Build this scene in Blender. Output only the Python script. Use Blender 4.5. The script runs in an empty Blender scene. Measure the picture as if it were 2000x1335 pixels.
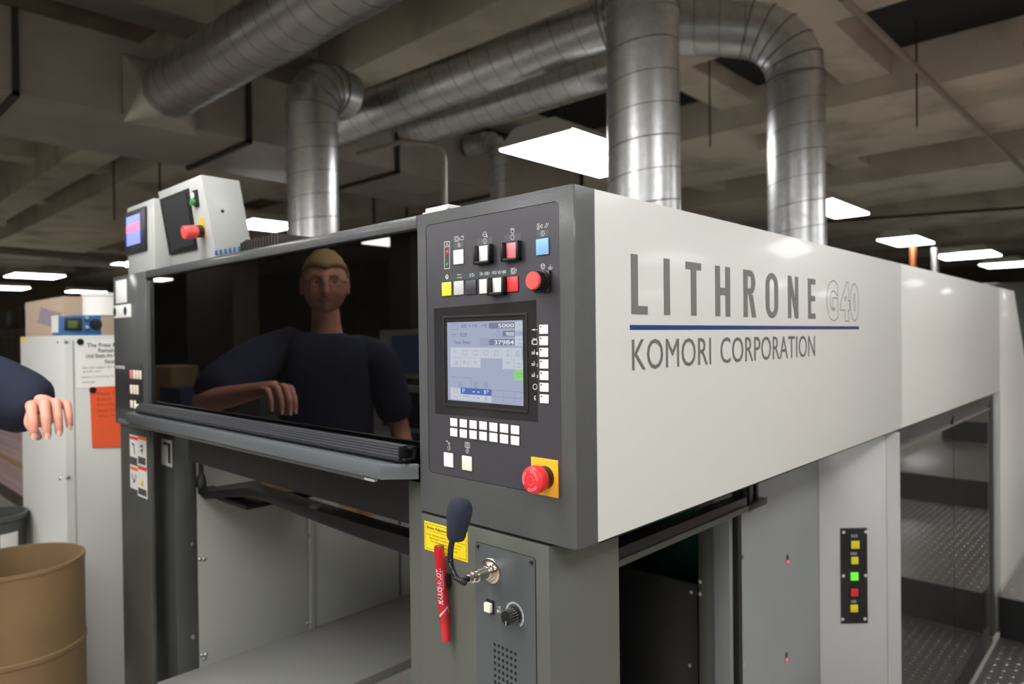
import bpy, bmesh, math, random
from mathutils import Vector, Matrix
random.seed(7)
SC = bpy.context.scene
COL = SC.collection
# ---------------------------------------------------------------- camera
F = 1348.85; YAW, PIT, ROL = 0.7589, -0.0085, -0.0119
C = Vector((0.5853, -0.7415, 1.5437))
fw = Vector((-math.sin(YAW)*math.cos(PIT), math.cos(YAW)*math.cos(PIT), math.sin(PIT)))
r0 = Vector((math.cos(YAW), math.sin(YAW), 0)); u0 = r0.cross(fw)
rt = math.cos(ROL)*r0 + math.sin(ROL)*u0; up = -math.sin(ROL)*r0 + math.cos(ROL)*u0
cd = bpy.data.cameras.new('camera'); cam = bpy.data.objects.new('camera', cd); COL.objects.link(cam)
cam.matrix_world = Matrix(((rt.x, up.x, -fw.x, C.x), (rt.y, up.y, -fw.y, C.y), (rt.z, up.z, -fw.z, C.z), (0, 0, 0, 1)))
cd.sensor_width = 36.0; cd.lens = F/2000*36.0; cd.clip_start = 0.02; cd.clip_end = 200
cd.dof.use_dof = True; cd.dof.focus_distance = 1.02; cd.dof.aperture_fstop = 4.5
SC.camera = cam
# ---------------------------------------------------------------- world, exposure
W = bpy.data.worlds.new('world'); SC.world = W; W.use_nodes = True
W.node_tree.nodes['Background'].inputs[0].default_value = (0.9, 0.95, 1, 1)
W.node_tree.nodes['Background'].inputs[1].default_value = 0.02
vs = SC.view_settings
vs.view_transform = 'Standard'; vs.look = 'None'; vs.gamma = 1.0; vs.use_curve_mapping = False
vs.exposure = 0.22
LAMP = 16.0      # strength of the fluorescent diffusers
SC.cycles.use_denoising = True
SC.cycles.max_bounces = 6; SC.cycles.diffuse_bounces = 3; SC.cycles.glossy_bounces = 4
SC.cycles.sample_clamp_indirect = 6.0

def ray(px, py):
    return ((px-1000)/F)*rt + (-(py-667.5)/F)*up + fw
def P(px, py, ax, v):            # the point of the plane x|y|z = v that is seen at a pixel of the 2000x1335 frame
    d = ray(px, py); i = 'xyz'.index(ax); return C + d*((v-C[i])/d[i])
# ---------------------------------------------------------------- materials
def mat(name, col, rough=0.5, metal=0.0, bump=0.0, bscale=200.0, var=0.0, vscale=6.0, coat=0.0, crough=0.05,
        emit=0.0, spec=0.5, rvar=0.0, trans=0.0, spangle=False, dirt=None, stretch=(1, 1, 1)):
    m = bpy.data.materials.new(name); m.use_nodes = True; nt = m.node_tree; b = nt.nodes['Principled BSDF']
    if len(col) == 3: col = (*col, 1)
    b.inputs['Base Color'].default_value = col; b.inputs['Roughness'].default_value = rough
    b.inputs['Metallic'].default_value = metal; b.inputs['Specular IOR Level'].default_value = spec
    b.inputs['Coat Weight'].default_value = coat; b.inputs['Coat Roughness'].default_value = crough
    b.inputs['Transmission Weight'].default_value = trans
    if emit:
        b.inputs['Emission Color'].default_value = col; b.inputs['Emission Strength'].default_value = emit
    tc = nt.nodes.new('ShaderNodeTexCoord'); mp = nt.nodes.new('ShaderNodeMapping')
    mp.inputs['Scale'].default_value = stretch; nt.links.new(tc.outputs['Object'], mp.inputs[0])
    if var or rvar or dirt:
        n = nt.nodes.new('ShaderNodeTexVoronoi' if spangle else 'ShaderNodeTexNoise'); n.inputs['Scale'].default_value = vscale
        nt.links.new(mp.outputs[0], n.inputs['Vector'])
        fac = n.outputs['Color'] if spangle else n.outputs[0]
        if not spangle: n.inputs['Detail'].default_value = 5
        if var or dirt:
            r = nt.nodes.new('ShaderNodeMix'); r.data_type = 'RGBA'
            mr = nt.nodes.new('ShaderNodeMapRange'); mr.inputs[1].default_value = 0.35 if not dirt else 0.5; mr.inputs[2].default_value = 0.65 if not dirt else 0.72
            nt.links.new(fac, mr.inputs[0]); nt.links.new(mr.outputs[0], r.inputs[0])
            c2 = dirt if dirt else [max(0, c*(1-var)) for c in col[:3]]
            c1 = col[:3] if dirt else [min(1, c*(1+var)) for c in col[:3]]
            r.inputs[6].default_value = (*c1, 1); r.inputs[7].default_value = (*c2, 1)
            nt.links.new(r.outputs[2], b.inputs['Base Color'])
        if rvar:
            mr = nt.nodes.new('ShaderNodeMapRange'); mr.inputs[3].default_value = max(0.02, rough-rvar); mr.inputs[4].default_value = rough+rvar
            nt.links.new(fac, mr.inputs[0]); nt.links.new(mr.outputs[0], b.inputs['Roughness'])
    if bump:
        n = nt.nodes.new('ShaderNodeTexNoise'); n.inputs['Scale'].default_value = bscale; n.inputs['Detail'].default_value = 2
        nt.links.new(mp.outputs[0], n.inputs['Vector'])
        bp = nt.nodes.new('ShaderNodeBump'); bp.inputs['Strength'].default_value = bump; bp.inputs['Distance'].default_value = 0.002
        nt.links.new(n.outputs[0], bp.inputs['Height']); nt.links.new(bp.outputs[0], b.inputs['Normal'])
    return m
def s(r, g, b):                   # 8-bit sRGB to linear
    f = lambda c: (c/255/12.92) if c <= 10 else ((c/255+0.055)/1.055)**2.4
    return (f(r), f(g), f(b))
M = {}
M['frame'] = mat('dark metallic paint', s(84, 86, 87), 0.3, 0.35, 0.5, 900, coat=0.3, crough=0.12)
M['ledge'] = mat('ledge paint', s(104, 109, 113), 0.3, 0.3, 0.15, 700, coat=0.3, crough=0.12)
M['plate'] = mat('face plate film', s(62, 60, 66), 0.3, 0.0, 0.12, 900, spec=0.6)
M['sunk'] = mat('dark plastic', s(38, 38, 40), 0.4)
M['black'] = mat('black plastic', s(20, 20, 21), 0.35, 0, 0.1, 500)
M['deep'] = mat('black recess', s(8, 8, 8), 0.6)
M['rail'] = mat('black anodised rail', s(58, 58, 63), 0.3, 0.3)
M['white'] = mat('fairing white enamel', s(202, 202, 198), 0.38, 0, 0.03, 300, coat=0.09, crough=0.07, spec=0.2)
M['seam'] = mat('bright edge', s(225, 222, 218), 0.4)
M['pedestal'] = mat('warm grey paint', s(90, 92, 86), 0.4, 0.15, 0.12, 600)
M['intercom'] = mat('cool grey plate', s(86, 90, 93), 0.38, 0.2, 0.12, 700)
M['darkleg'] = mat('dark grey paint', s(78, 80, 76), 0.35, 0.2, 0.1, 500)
M['lightgrey'] = mat('light grey paint', s(168, 169, 168), 0.38, 0, 0.05, 400, coat=0.2)
M['midgrey'] = mat('mid grey paint', s(126, 129, 129), 0.42, 0, 0.05, 400, var=0.03, vscale=3)
M['greygreen'] = mat('grey panel paint', s(158, 159, 153), 0.5, 0, 0.05, 300, var=0.03, vscale=3)
M['glass'] = mat('smoked acrylic', s(6, 5, 5), 0.015, 0); M['glass'].node_tree.nodes['Principled BSDF'].inputs['IOR'].default_value = 1.62
M['doorglass'] = mat('smoked door acrylic', s(46, 44, 40), 0.03, 0, spec=0.9, coat=0.5, crough=0.02)
M['key'] = mat('white key cap', s(240, 240, 238), 0.35)
M['cream'] = mat('cream key cap', s(246, 232, 212), 0.35)
M['yellow'] = mat('yellow key cap', s(232, 222, 70), 0.35)
M['greykey'] = mat('grey key cap', s(188, 188, 190), 0.35)
M['darkkey'] = mat('dark key cap', s(60, 62, 70), 0.35)
M['pink'] = mat('pink key cap', s(244, 128, 136), 0.35)
M['redkey'] = mat('red key cap', s(236, 62, 66), 0.35)
M['blue'] = mat('blue key cap', s(130, 178, 226), 0.35)
M['legend'] = mat('legend strip print', s(62, 70, 72), 0.4)
M['legend2'] = mat('legend plate print', s(78, 80, 84), 0.4)
M['print'] = mat('white print', s(222, 222, 222), 0.5)
M['red'] = mat('stop button red plastic', s(226, 44, 52), 0.38, 0, 0.03, 600)
M['redcap'] = mat('red cap face', s(244, 84, 80), 0.4)
M['amber'] = mat('yellow stop plate', s(246, 176, 40), 0.4)
M['led_red'] = mat('red indicator', s(210, 40, 60), 0.3, emit=0.4)
M['led_green'] = mat('green indicator', s(60, 140, 80), 0.3)
M['foam'] = mat('navy foam', s(42, 47, 66), 0.95, 0, 0.9, 1800)
M['hose'] = mat('black gooseneck', s(22, 22, 22), 0.35)
M['nickel'] = mat('polished nickel', s(214, 206, 196), 0.18, 1.0)
M['screw'] = mat('steel screw', s(190, 190, 188), 0.3, 0.9)
M['label_yellow'] = mat('yellow label', s(236, 208, 30), 0.45)
M['ink'] = mat('black ink', s(30, 30, 28), 0.5)
M['marker'] = mat('marker barrel red', s(176, 22, 34), 0.3, coat=0.4)
M['markercap'] = mat('marker cap red', s(206, 26, 38), 0.3, coat=0.4)
M['markprint'] = mat('marker print', s(236, 180, 190), 0.5)
M['letter'] = mat('grey lettering', s(112, 112, 108), 0.45, coat=0.05, spec=0.25)
M['letter2'] = mat('thin grey lettering', s(104, 102, 98), 0.45, coat=0.05, spec=0.25)
M['outline'] = mat('outline lettering', s(112, 108, 102), 0.4)
M['bluebar'] = mat('blue stripe', s(18, 64, 122), 0.3, coat=0.1)
M['paper'] = mat('white paper', s(240, 238, 232), 0.8)
M['orange'] = mat('orange paper', s(236, 92, 44), 0.7)
M['sticker'] = mat('white sticker', s(226, 226, 222), 0.5)
M['so'] = mat('sticker orange', s(236, 120, 50), 0.5); M['sr'] = mat('sticker red', s(232, 60, 66), 0.5)
M['sy'] = mat('sticker yellow', s(240, 190, 40), 0.5); M['sg'] = mat('sticker grey', s(70, 70, 68), 0.5)
M['galv'] = mat('galvanised sheet', (0.58, 0.59, 0.6), 0.34, 0.9, 0.03, 40, var=0.05, vscale=30, spangle=True, rvar=0.04)
M['galvdark'] = mat('dull galvanised sheet', (0.52, 0.51, 0.5), 0.36, 1.0, 0.04, 12, var=0.08, vscale=5, rvar=0.06)
M['seamdark'] = mat('duct seam', (0.25, 0.25, 0.25), 0.5, 1.0)
M['trunkmetal'] = mat('trunk sheet metal', (0.42, 0.39, 0.35), 0.42, 0.55, 0.04, 8, var=0.1, vscale=2)
M['concrete'] = mat('painted concrete', s(208, 200, 184), 0.85, 0, 0.5, 25, dirt=s(168, 159, 143), vscale=1.3)
M['slab'] = mat('grimy slab with painted shade', s(112, 98, 82), 0.9, 0, 0.4, 20, dirt=s(44, 36, 28), vscale=0.7)  # dark brown paints in the low light above the girders, mottled with grime
M['wall'] = mat('dim plaster wall', s(150, 138, 120), 0.9, 0, 0.2, 10, var=0.2, vscale=0.6)
M['floor'] = mat('sealed concrete floor', s(168, 163, 154), 0.35, 0, 0.1, 30, var=0.12, vscale=1.5)
M['pipe'] = mat('painted pipe', s(150, 140, 128), 0.5)
M['copper'] = mat('copper pipe', s(190, 110, 70), 0.35, 0.8)
M['rust'] = mat('dark steel', s(58, 50, 42), 0.6, 0.3)
M['lamp'] = mat('fluorescent diffuser', (1.0, 0.99, 0.975), 0.5, emit=LAMP)
M['tray'] = mat('lamp housing enamel', s(190, 188, 180), 0.5)
M['card'] = mat('cardboard', s(190, 168, 146), 0.85, 0, 0.1, 60)
M['fibre'] = mat('fibre drum board', s(134, 108, 74), 0.75, 0, 0.15, 60, var=0.08, vscale=5)
M['steelblue'] = mat('blue instrument case', s(44, 104, 158), 0.5)
M['lcd'] = mat('dim green display', s(74, 92, 40), 0.3, emit=0.3)
M['skin'] = mat('skin', s(214, 150, 130), 0.5, 0, 0.1, 300, var=0.06, vscale=30)
M['nail'] = mat('finger nail', s(232, 186, 176), 0.3)
M['navy'] = mat('navy cotton', s(36, 42, 62), 0.9, 0, 0.4, 90)
M['denim'] = mat('blue denim', s(62, 78, 110), 0.9, 0, 0.4, 500)
M['hair'] = mat('sandy hair', s(176, 140, 88), 0.6, 0, 0.8, 250, stretch=(1, 1, 0.3))
M['lip'] = mat('lips', s(170, 92, 84), 0.5)
M['eye'] = mat('eye white', s(190, 176, 168), 0.3); M['iris'] = mat('iris', s(60, 70, 80), 0.2)
M['shoe'] = mat('black leather', s(30, 28, 27), 0.4)
M['lcdblue'] = mat('lit screen blue', s(110, 120, 236), 0.3, emit=0.9)
M['lcdred'] = mat('lit screen red', s(214, 100, 140), 0.3, emit=0.9)
M['boxwhite'] = mat('instrument white', s(182, 184, 181), 0.4, 0, 0.02, 300, coat=0.1)
M['wood'] = mat('pallet wood', s(164, 130, 92), 0.8, 0, 0.3, 40, var=0.15, vscale=20)
M['scr'] = mat('screen background', s(168, 178, 204), 0.25, emit=0.42)
M['scr2'] = mat('screen pale tile', s(204, 212, 224), 0.25, emit=0.42)
M['scr3'] = mat('screen grey field', s(120, 128, 150), 0.25, emit=0.4)
M['scrblue'] = mat('screen blue bar', s(56, 104, 190), 0.25, emit=0.4)
M['scrgreen'] = mat('screen green tile', s(146, 222, 130), 0.25, emit=0.4)
M['scrline'] = mat('screen dark line', s(124, 132, 152), 0.25, emit=0.3)
M['scrtxt'] = mat('screen white digits', s(236, 240, 248), 0.25, emit=0.8)
for k_, e_ in (('scr', 0.8), ('scr2', 0.8), ('scr3', 0.75), ('scrblue', 0.8), ('scrgreen', 0.8), ('scrline', 0.7), ('scrtxt', 0.85)):   # a lit display: dark surface that glows
    b_ = M[k_].node_tree.nodes['Principled BSDF']; b_.inputs['Base Color'].default_value = (0.03, 0.03, 0.035, 1); b_.inputs['Emission Strength'].default_value = e_*0.85
M['film'] = mat('clear film over bezel', s(44, 44, 44), 0.12, 0, 0.1, 15, spec=0.5)
M['yb'] = mat('yellow button', s(212, 196, 40), 0.35)
M['gb'] = mat('lit green button', s(96, 214, 60), 0.3, emit=0.6)
M['rb'] = mat('red button', s(206, 44, 44), 0.35)
M['tread'] = mat('tread plate', s(140, 138, 136), 0.36, 0.7)
M['greenglass'] = mat('dark green interior', s(8, 44, 36), 0.4)
M['pink_stack'] = mat('stacked sheets', s(176, 150, 150), 0.8, 0, 0.4, 60, var=0.15, vscale=8, stretch=(0.1, 0.1, 8))
M['clutter'] = mat('dark clutter', s(70, 62, 50), 0.8, var=0.3, vscale=4)
M['bayfloor'] = mat('grey painted floor plate', s(134, 134, 131), 0.5, 0.1, 0.3, 120)
M['redband'] = mat('red banner', s(190, 50, 60), 0.6)
# ---------------------------------------------------------------- mesh helpers
class MB:
    def __init__(self): self.v = []; self.f = []; self.fm = []; self.m = 0
    def add(self, vs_, fs):
        n = len(self.v); self.v += [tuple(p) for p in vs_]; self.f += [tuple(i+n for i in f) for f in fs]; self.fm += [self.m]*len(fs); return self
    def box(self, a, b):
        x0, y0, z0 = [min(a[i], b[i]) for i in range(3)]; x1, y1, z1 = [max(a[i], b[i]) for i in range(3)]
        return self.add([(x0, y0, z0), (x1, y0, z0), (x1, y1, z0), (x0, y1, z0), (x0, y0, z1), (x1, y0, z1), (x1, y1, z1), (x0, y1, z1)],
                        [(0, 3, 2, 1), (4, 5, 6, 7), (0, 1, 5, 4), (1, 2, 6, 5), (2, 3, 7, 6), (3, 0, 4, 7)])
    def prism(self, pts, d):     # polygon (3d points) extruded by vector d
        n = len(pts); pts = [Vector(p) for p in pts]; d = Vector(d)
        nrm = Vector((0, 0, 0))
        for i in range(n): nrm += pts[i].cross(pts[(i+1) % n])
        if nrm.dot(d) > 0: pts = pts[::-1]
        vs_ = pts + [p+d for p in pts]
        fs = [tuple(range(n)), tuple(range(2*n-1, n-1, -1))] + [((i+1) % n, i, i+n, (i+1) % n+n) for i in range(n)]
        return self.add(vs_, fs)
    def ringprism(self, outer, inner, d):   # frame between two loops with equal counts
        n = len(outer); d = Vector(d); o = [Vector(p) for p in outer]; i_ = [Vector(p) for p in inner]
        vs_ = o + i_ + [p+d for p in o] + [p+d for p in i_]; fs = []
        for k in range(n):
            j = (k+1) % n
            fs += [(k, j, n+j, n+k), (2*n+k, 3*n+k, 3*n+j, 2*n+j), (k, 2*n+k, 2*n+j, j), (n+k, n+j, 3*n+j, 3*n+k)]
        return self.add(vs_, fs)
    def lathe(self, org, axis, prof, n=28, phase=0.0):   # prof: (dist along axis, radius)
        org = Vector(org); a = Vector(axis).normalized(); e = a.orthogonal().normalized(); g = a.cross(e)
        vs_ = []; fs = []
        for t, r in prof:
            for k in range(n):
                w = 2*math.pi*k/n+phase; vs_.append(org+a*t+(e*math.cos(w)+g*math.sin(w))*max(r, 1e-5))
        for i in range(len(prof)-1):
            for k in range(n):
                j = (k+1) % n; fs.append((i*n+k, i*n+j, (i+1)*n+j, (i+1)*n+k))
        fs.append(tuple(range(n-1, -1, -1))); fs.append(tuple((len(prof)-1)*n+k for k in range(n)))
        return self.add(vs_, fs)
    def cyl(self, a, b, r, n=20):
        a = Vector(a); b = Vector(b); return self.lathe(a, b-a, [(0, r), ((b-a).length, r)], n)
    def sweep(self, pts, r, n=12, caps=True):
        pts = [Vector(p) for p in pts]; N = len(pts); rr = r if isinstance(r, (list, tuple)) else [r]*N
        t = (pts[1]-pts[0]).normalized(); e = t.orthogonal().normalized(); vs_ = []; fs = []
        for i in range(N):
            t1 = (pts[i]-pts[i-1]).normalized() if i else (pts[1]-pts[0]).normalized()
            t2 = (pts[i+1]-pts[i]).normalized() if i < N-1 else t1
            e = (e-t1*e.dot(t1)).normalized(); g = t1.cross(e); nm = (t1+t2).normalized()
            for k in range(n):
                w = 2*math.pi*k/n; o = (e*math.cos(w)+g*math.sin(w))*rr[i]
                o = o-t1*(o.dot(nm)/max(0.2, t1.dot(nm))); vs_.append(pts[i]+o)
            q = t1.rotation_difference(t2); e = q @ e
        for i in range(N-1):
            for k in range(n):
                j = (k+1) % n; fs.append((i*n+k, i*n+j, (i+1)*n+j, (i+1)*n+k))
        if caps: fs.append(tuple(range(n-1, -1, -1))); fs.append(tuple((N-1)*n+k for k in range(n)))
        return self.add(vs_, fs)
def mesh_of(name, mb, mats, bevel=0, smooth=True, ang=32):
    me = bpy.data.meshes.new(name); me.from_pydata(mb.v, [], mb.f)
    for m in mats: me.materials.append(m)
    for p, k in zip(me.polygons, mb.fm): p.material_index = k
    bm = bmesh.new(); bm.from_mesh(me)
    bmesh.ops.recalc_face_normals(bm, faces=bm.faces)
    if bevel:
        es = [e for e in bm.edges if len(e.link_faces) == 2 and e.calc_face_angle(0) > 0.6]
        bmesh.ops.bevel(bm, geom=es, offset=bevel, segments=2, profile=0.5, affect='EDGES', clamp_overlap=True)
    if smooth:
        for f in bm.faces: f.smooth = True
        for e in bm.edges:
            if len(e.link_faces) == 2 and e.calc_face_angle(0) > math.radians(ang): e.smooth = False
    bm.to_mesh(me); bm.free(); return me
def org(o):
    v = Vector((0, 0, 0))
    while o is not None: v += o.location; o = o.parent
    return v
def obj(name, mb, m, parent=None, label=None, bevel=0, smooth=True, cat=None, group=None, kind=None, ang=32):
    mats = m if isinstance(m, list) else [m]
    me = mb if isinstance(mb, bpy.types.Mesh) else mesh_of(name, mb, mats, bevel, smooth, ang)
    o = bpy.data.objects.new(name, me); COL.objects.link(o)
    if parent is not None: o.parent = parent; o.location = -org(parent)
    tag(o, label, cat, group, kind); return o
def tag(o, label=None, cat=None, group=None, kind=None):
    if label: o['label'] = label
    if cat: o['category'] = cat
    if group: o['group'] = group
    if kind: o['kind'] = kind
    return o
def thing(name, label, cat, loc=(0, 0, 0), group=None):
    o = bpy.data.objects.new(name, None); o.empty_display_size = 0.05; COL.objects.link(o); o.location = loc
    return tag(o, label, cat, group)
def copy_tree(o, parent=None):
    c = o.copy(); COL.objects.link(c); c.parent = parent
    for ch in list(o.children): copy_tree(ch, c)
    return c
def box(a, b): return MB().box(a, b)
def fbox(px0, py0, px1, py1, d0, d1, y=0.0):    # box on the front plane y, seen between two pixels; d0..d1 in y
    a = P(px0, (py0+py1)/2, 'y', y); b = P(px1, (py0+py1)/2, 'y', y); cx = (px0+px1)/2
    t = P(cx, py0, 'y', y); q = P(cx, py1, 'y', y)
    return MB().box((a.x, d0, q.z), (b.x, d1, t.z))
def rounded(x0, x1, z0, z1, r, y, n=5):
    out = []
    for cx, cz, a0 in ((x1-r, z1-r, 0), (x0+r, z1-r, 90), (x0+r, z0+r, 180), (x1-r, z0+r, 270)):
        for k in range(n+1):
            w = math.radians(a0+90*k/n); out.append((cx+r*math.cos(w), y, cz+r*math.sin(w)))
    return out
def text_mesh(txt, w, h, mapf, depth=0.0, bold=0.0, outline=0.0, spacing=1.0, res=3, shear=0.0):
    # glyphs fitted into a w x h rectangle, each vertex handed to mapf(u, v, d)
    cu = bpy.data.curves.new('t', 'FONT'); cu.body = txt; cu.size = 1; cu.resolution_u = res; cu.space_character = spacing; cu.shear = shear
    if outline: cu.fill_mode = 'NONE'; cu.bevel_depth = outline; cu.bevel_resolution = 0
    else: cu.offset = bold
    o = bpy.data.objects.new('t', cu); COL.objects.link(o); bpy.context.view_layer.update()
    me = bpy.data.meshes.new_from_object(o.evaluated_get(bpy.context.evaluated_depsgraph_get()))
    bpy.data.objects.remove(o); bpy.data.curves.remove(cu)
    xs = [v.co.x for v in me.vertices]; ys = [v.co.y for v in me.vertices]
    x0, x1, y0, y1 = min(xs), max(xs), min(ys), max(ys)
    vv = [mapf((v.co.x-x0)/(x1-x0)*w, (v.co.y-y0)/(y1-y0)*h, v.co.z) for v in me.vertices]
    ff = [tuple(p.vertices) for p in me.polygons]; bpy.data.meshes.remove(me)
    mb = MB(); mb.add(vv, ff); return mb
def ftext(txt, px0, py0, px1, py1, y, **k):     # flat text on a front plane between two pixels
    a = P(px0, (py0+py1)/2, 'y', y); b = P(px1, (py0+py1)/2, 'y', y); t = P((px0+px1)/2, py0, 'y', y).z; q = P((px0+px1)/2, py1, 'y', y).z
    return text_mesh(txt, b.x-a.x, t-q, lambda u, v, d: (a.x+u, y, q+v), **k)
def line(mb, pts, w, y, d=0.0004):               # thin printed polyline on a front plane; pts are pixels
    q = [P(a, b, 'y', y) for a, b in pts]
    for a, b in zip(q, q[1:]):
        t = (b-a); 
        if t.length < 1e-6: continue
        t.normalize(); n = Vector((-t.z, 0, t.x))*w/2
        mb.add([a-n, b-n, b+n, a+n], [(0, 1, 2, 3)])
    return mb
def circ(cx, cy, rx, ry, n=20, a0=0, a1=360):
    return [(cx+rx*math.cos(math.radians(a0+(a1-a0)*k/n)), cy+ry*math.sin(math.radians(a0+(a1-a0)*k/n))) for k in range(n+1)]
def q1(x, y): return (800+x/3.815, 350+y/3.815)
def q2(x, y): return (800+x/3.3375, 680+y/3.3375)
def q3(x, y): return (860+x/6.068, 600+y/6.068)
def q4(x, y): return (800+x/3.56, 960+y/3.56)
ZT, ZB = 1.75, 1.25
# ================================================================ SETTING
def struct(name, mb, m, label=None, **k):
    return obj(name, mb, m, None, label, kind='structure', **k)
H = 4.7
struct('floor', box((-34, -14, -0.1), (16, 34, 0)), M['floor'], smooth=False)
struct('ceiling', box((-34, -14, H), (16, 34, H+0.2)), M['slab'], smooth=False)
struct('wall_left', box((-34.2, -14, 0), (-34, 34, H)), M['wall'], smooth=False)
struct('wall_right', box((16, -14, 0), (16.2, 34, H)), M['wall'], smooth=False)
struct('wall_back', box((-34, 34, 0), (16, 34.2, H)), M['wall'], smooth=False)
struct('wall_front', box((-34, -14.2, 0), (16, -14, H)), M['wall'], smooth=False)
# concrete girders along x, joists along y
for y, w in ((-12, 2.3), (-7.6, 2.3), (-2.9, 2.4), (1.9, 0.5), (2.9, 2.15), (7.2, 2.5), (11.6, 2.3), (16, 2.3), (20.4, 2.3), (25, 2.3), (29.5, 2.3)):
    struct('ceiling_girder', box((-34, y, 4.0), (16, y+w, H)), M['concrete'], bevel=0.03)
for x in [-31, -27, -23.2, -19.5, -15.8, -12.2, -9.0, -5.9, -3.4, 0.6, 3.8, 7.6]:
    struct('ceiling_joist', box((x, -14, 4.28), (x+0.45, 34, H)), M['concrete'], bevel=0.02)

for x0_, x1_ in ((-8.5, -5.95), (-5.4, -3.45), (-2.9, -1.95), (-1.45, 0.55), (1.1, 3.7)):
    struct('coffer_shade', box((x0_, 5.08, 4.45), (x1_, 7.18, 4.46)), M['deep'])  # black sheets stand in for the shade of the weakly lit recesses
struct('ceiling_joist', box((-1.93, 5.05, 4.2), (-1.48, 7.2, H)), M['concrete'], bevel=0.02)
# ================================================================ CONTROL CONSOLE
XL = -0.336
con = thing('control_console', 'dark grey press control console with touch screen and coloured keys', 'console', (XL/2, 0.02, ZB))
# frame with a rounded recess
o_ = rounded(XL, 0, ZB, ZT, 0.003, 0, 5); pa = P(834.5, 679, 'y', 0).x; pb = P(1094.5, 679, 'y', 0).x
i_ = rounded(pa, pb, 1.3175, 1.7305, 0.008, 0, 5)
m_ = MB().ringprism(o_, i_, (0, 0.004, 0)); m_.box((XL, 0.004, ZB), (0, 0.0476, ZT))
obj('frame', m_, M['frame'], con, bevel=0)
i2 = rounded(pa+0.0008, pb-0.0008, 1.3183, 1.7297, 0.0075, 0, 5)
obj('face_plate', MB().prism([(x, 0.0006, z) for x, y, z in i2], (0, 0.003, 0)), M['plate'], con, 'dark purple grey face plate')
YF = 0.0006   # printed surface of the plate
def key(name, r, m, label=None, f=q1, depth=0.0022, bezel=True, parent=con, y=YF, bev=0.0006):
    (a, b), (c, d) = f(r[0], r[1]), f(r[2], r[3])
    o = obj(name, fbox(a, b, c, d, y-depth, y+0.001, y), M[m], parent, label, bevel=bev)
    if bezel:
        w = 1.0; g = fbox(a-w, b-w, c+w, d+w, y-0.0004, y+0.0005, y); obj('key_bezel', g, M['black'], o)
    return o
key('push_button', (333, 525, 405, 632), 'key', 'white square key')
key('push_button', (523, 494, 598, 608), 'key', 'white key inside a raised black guard')
key('push_button', (727, 472, 808, 588), 'pink', 'pink key inside a raised black guard')
key('push_button', (948, 442, 1040, 563), 'blue', 'light blue key')
key('push_button', (247, 766, 315, 868), 'yellow', 'yellow key')
key('push_button', (336, 757, 407, 861), 'greykey', 'light grey key')
key('push_button', (427, 750, 500, 857), 'darkkey', 'dark grey key')
key('push_button', (526, 743, 603, 850), 'cream', 'cream key')
key('push_button', (624, 733, 706, 843), 'key', 'white key inside a raised black guard, lower row')
key('push_button', (732, 726, 812, 836), 'redkey', 'red key')
def guard(r):
    (a, b), (c, d) = q1(r[0], r[1]), q1(r[2], r[3]); p = P(a, (b+d)/2, 'y', 0); q = P(c, (b+d)/2, 'y', 0)
    t = P((a+c)/2, b, 'y', 0).z; u = P((a+c)/2, d, 'y', 0).z; w = 0.0046
    m = MB(); m.box((p.x, -0.009, u), (p.x+w, YF, t)); m.box((q.x-w, -0.009, u), (q.x, YF, t)); m.box((p.x, -0.009, u), (q.x, YF, u+w))
    obj('key_guard', m, M['black'], con, 'raised black key guard', bevel=0.001)
guard((502, 490, 626, 632)); guard((706, 464, 836, 610)); guard((604, 728, 727, 864))
# legends
def flat(r, m, name='legend_plate', f=q1, y=YF-0.0003, parent=con, label=None):
    (a, b), (c, d) = f(r[0], r[1]), f(r[2], r[3]); return obj(name, fbox(a, b, c, d, y, y+0.0004, y), M[m], parent, label, smooth=False)
for r in ((332, 466, 405, 511), (504, 436, 617, 484), (706, 405, 830, 455), (948, 376, 1038, 425)): flat(r, 'legend2')
a = P(*q1(246, 712), 'y', 0); b = P(*q1(722, 668), 'y', 0); c = P(*q1(246, 762), 'y', 0)
obj('legend_plate', box((a.x, YF-0.0003, (c.z+P(*q1(722, 716), 'y', 0).z)/2), (b.x, YF, (a.z+b.z)/2)), M['legend'], con, 'long dark green legend strip')
sy = MB(); Y2 = YF-0.0005
def L(pts, w=0.0006, f=q1, mb=None, y=None): line(mb or sy, [f(*p) for p in pts], w, Y2 if y is None else y)
L([(258, 467), (298, 462), (299, 662), (260, 667), (258, 467)], 0.0009)
L([(266, 505), (279, 474), (293, 500), (266, 505)]); L([(279, 484), (279, 496)])
L([(335, 428), (365, 425), (366, 460), (336, 463), (335, 428)]); L(circ(350, 444, 9, 11, 12)); L([(372, 432), (372, 456)]); L([(380, 428), (400, 425), (401, 448), (381, 452), (378, 438)]); L([(395, 420), (403, 426), (397, 434)])
for cx, cy in ((369, 490), (560, 461), (766, 432), (991, 402)):
    if cx == 369: L([(cx, cy-16), (cx+10, cy), (cx, cy+16), (cx-10, cy), (cx, cy-16)])
    else: L(circ(cx, cy, 13, 19, 16))
    if cx != 766: L([(cx, cy-8), (cx, cy+8)])
L(circ(560, 410, 14, 18, 16)); L([(548, 411), (573, 409)]); L(circ(576, 424, 5, 6, 8))
L(circ(767, 388, 12, 15, 14)); L([(750, 366), (756, 378)]); L([(759, 361), (762, 374)]); L([(770, 360), (770, 373)]); L([(780, 364), (776, 376)])
for k in range(5): L([(948, 334+k*10), (968, 331+k*10)])
L([(972, 352), (988, 334), (989, 362), (972, 352)]); L([(1005, 362), (1022, 326)]); L([(1018, 362), (1036, 324)])
L(circ(278, 725, 9, 11, 12), 0.0016); L([(270, 742), (288, 740)])
L([(355, 712), (386, 708)]); L([(355, 733), (386, 729)]); L([(362, 706), (355, 712)]); L([(379, 735), (386, 729)])
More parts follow.
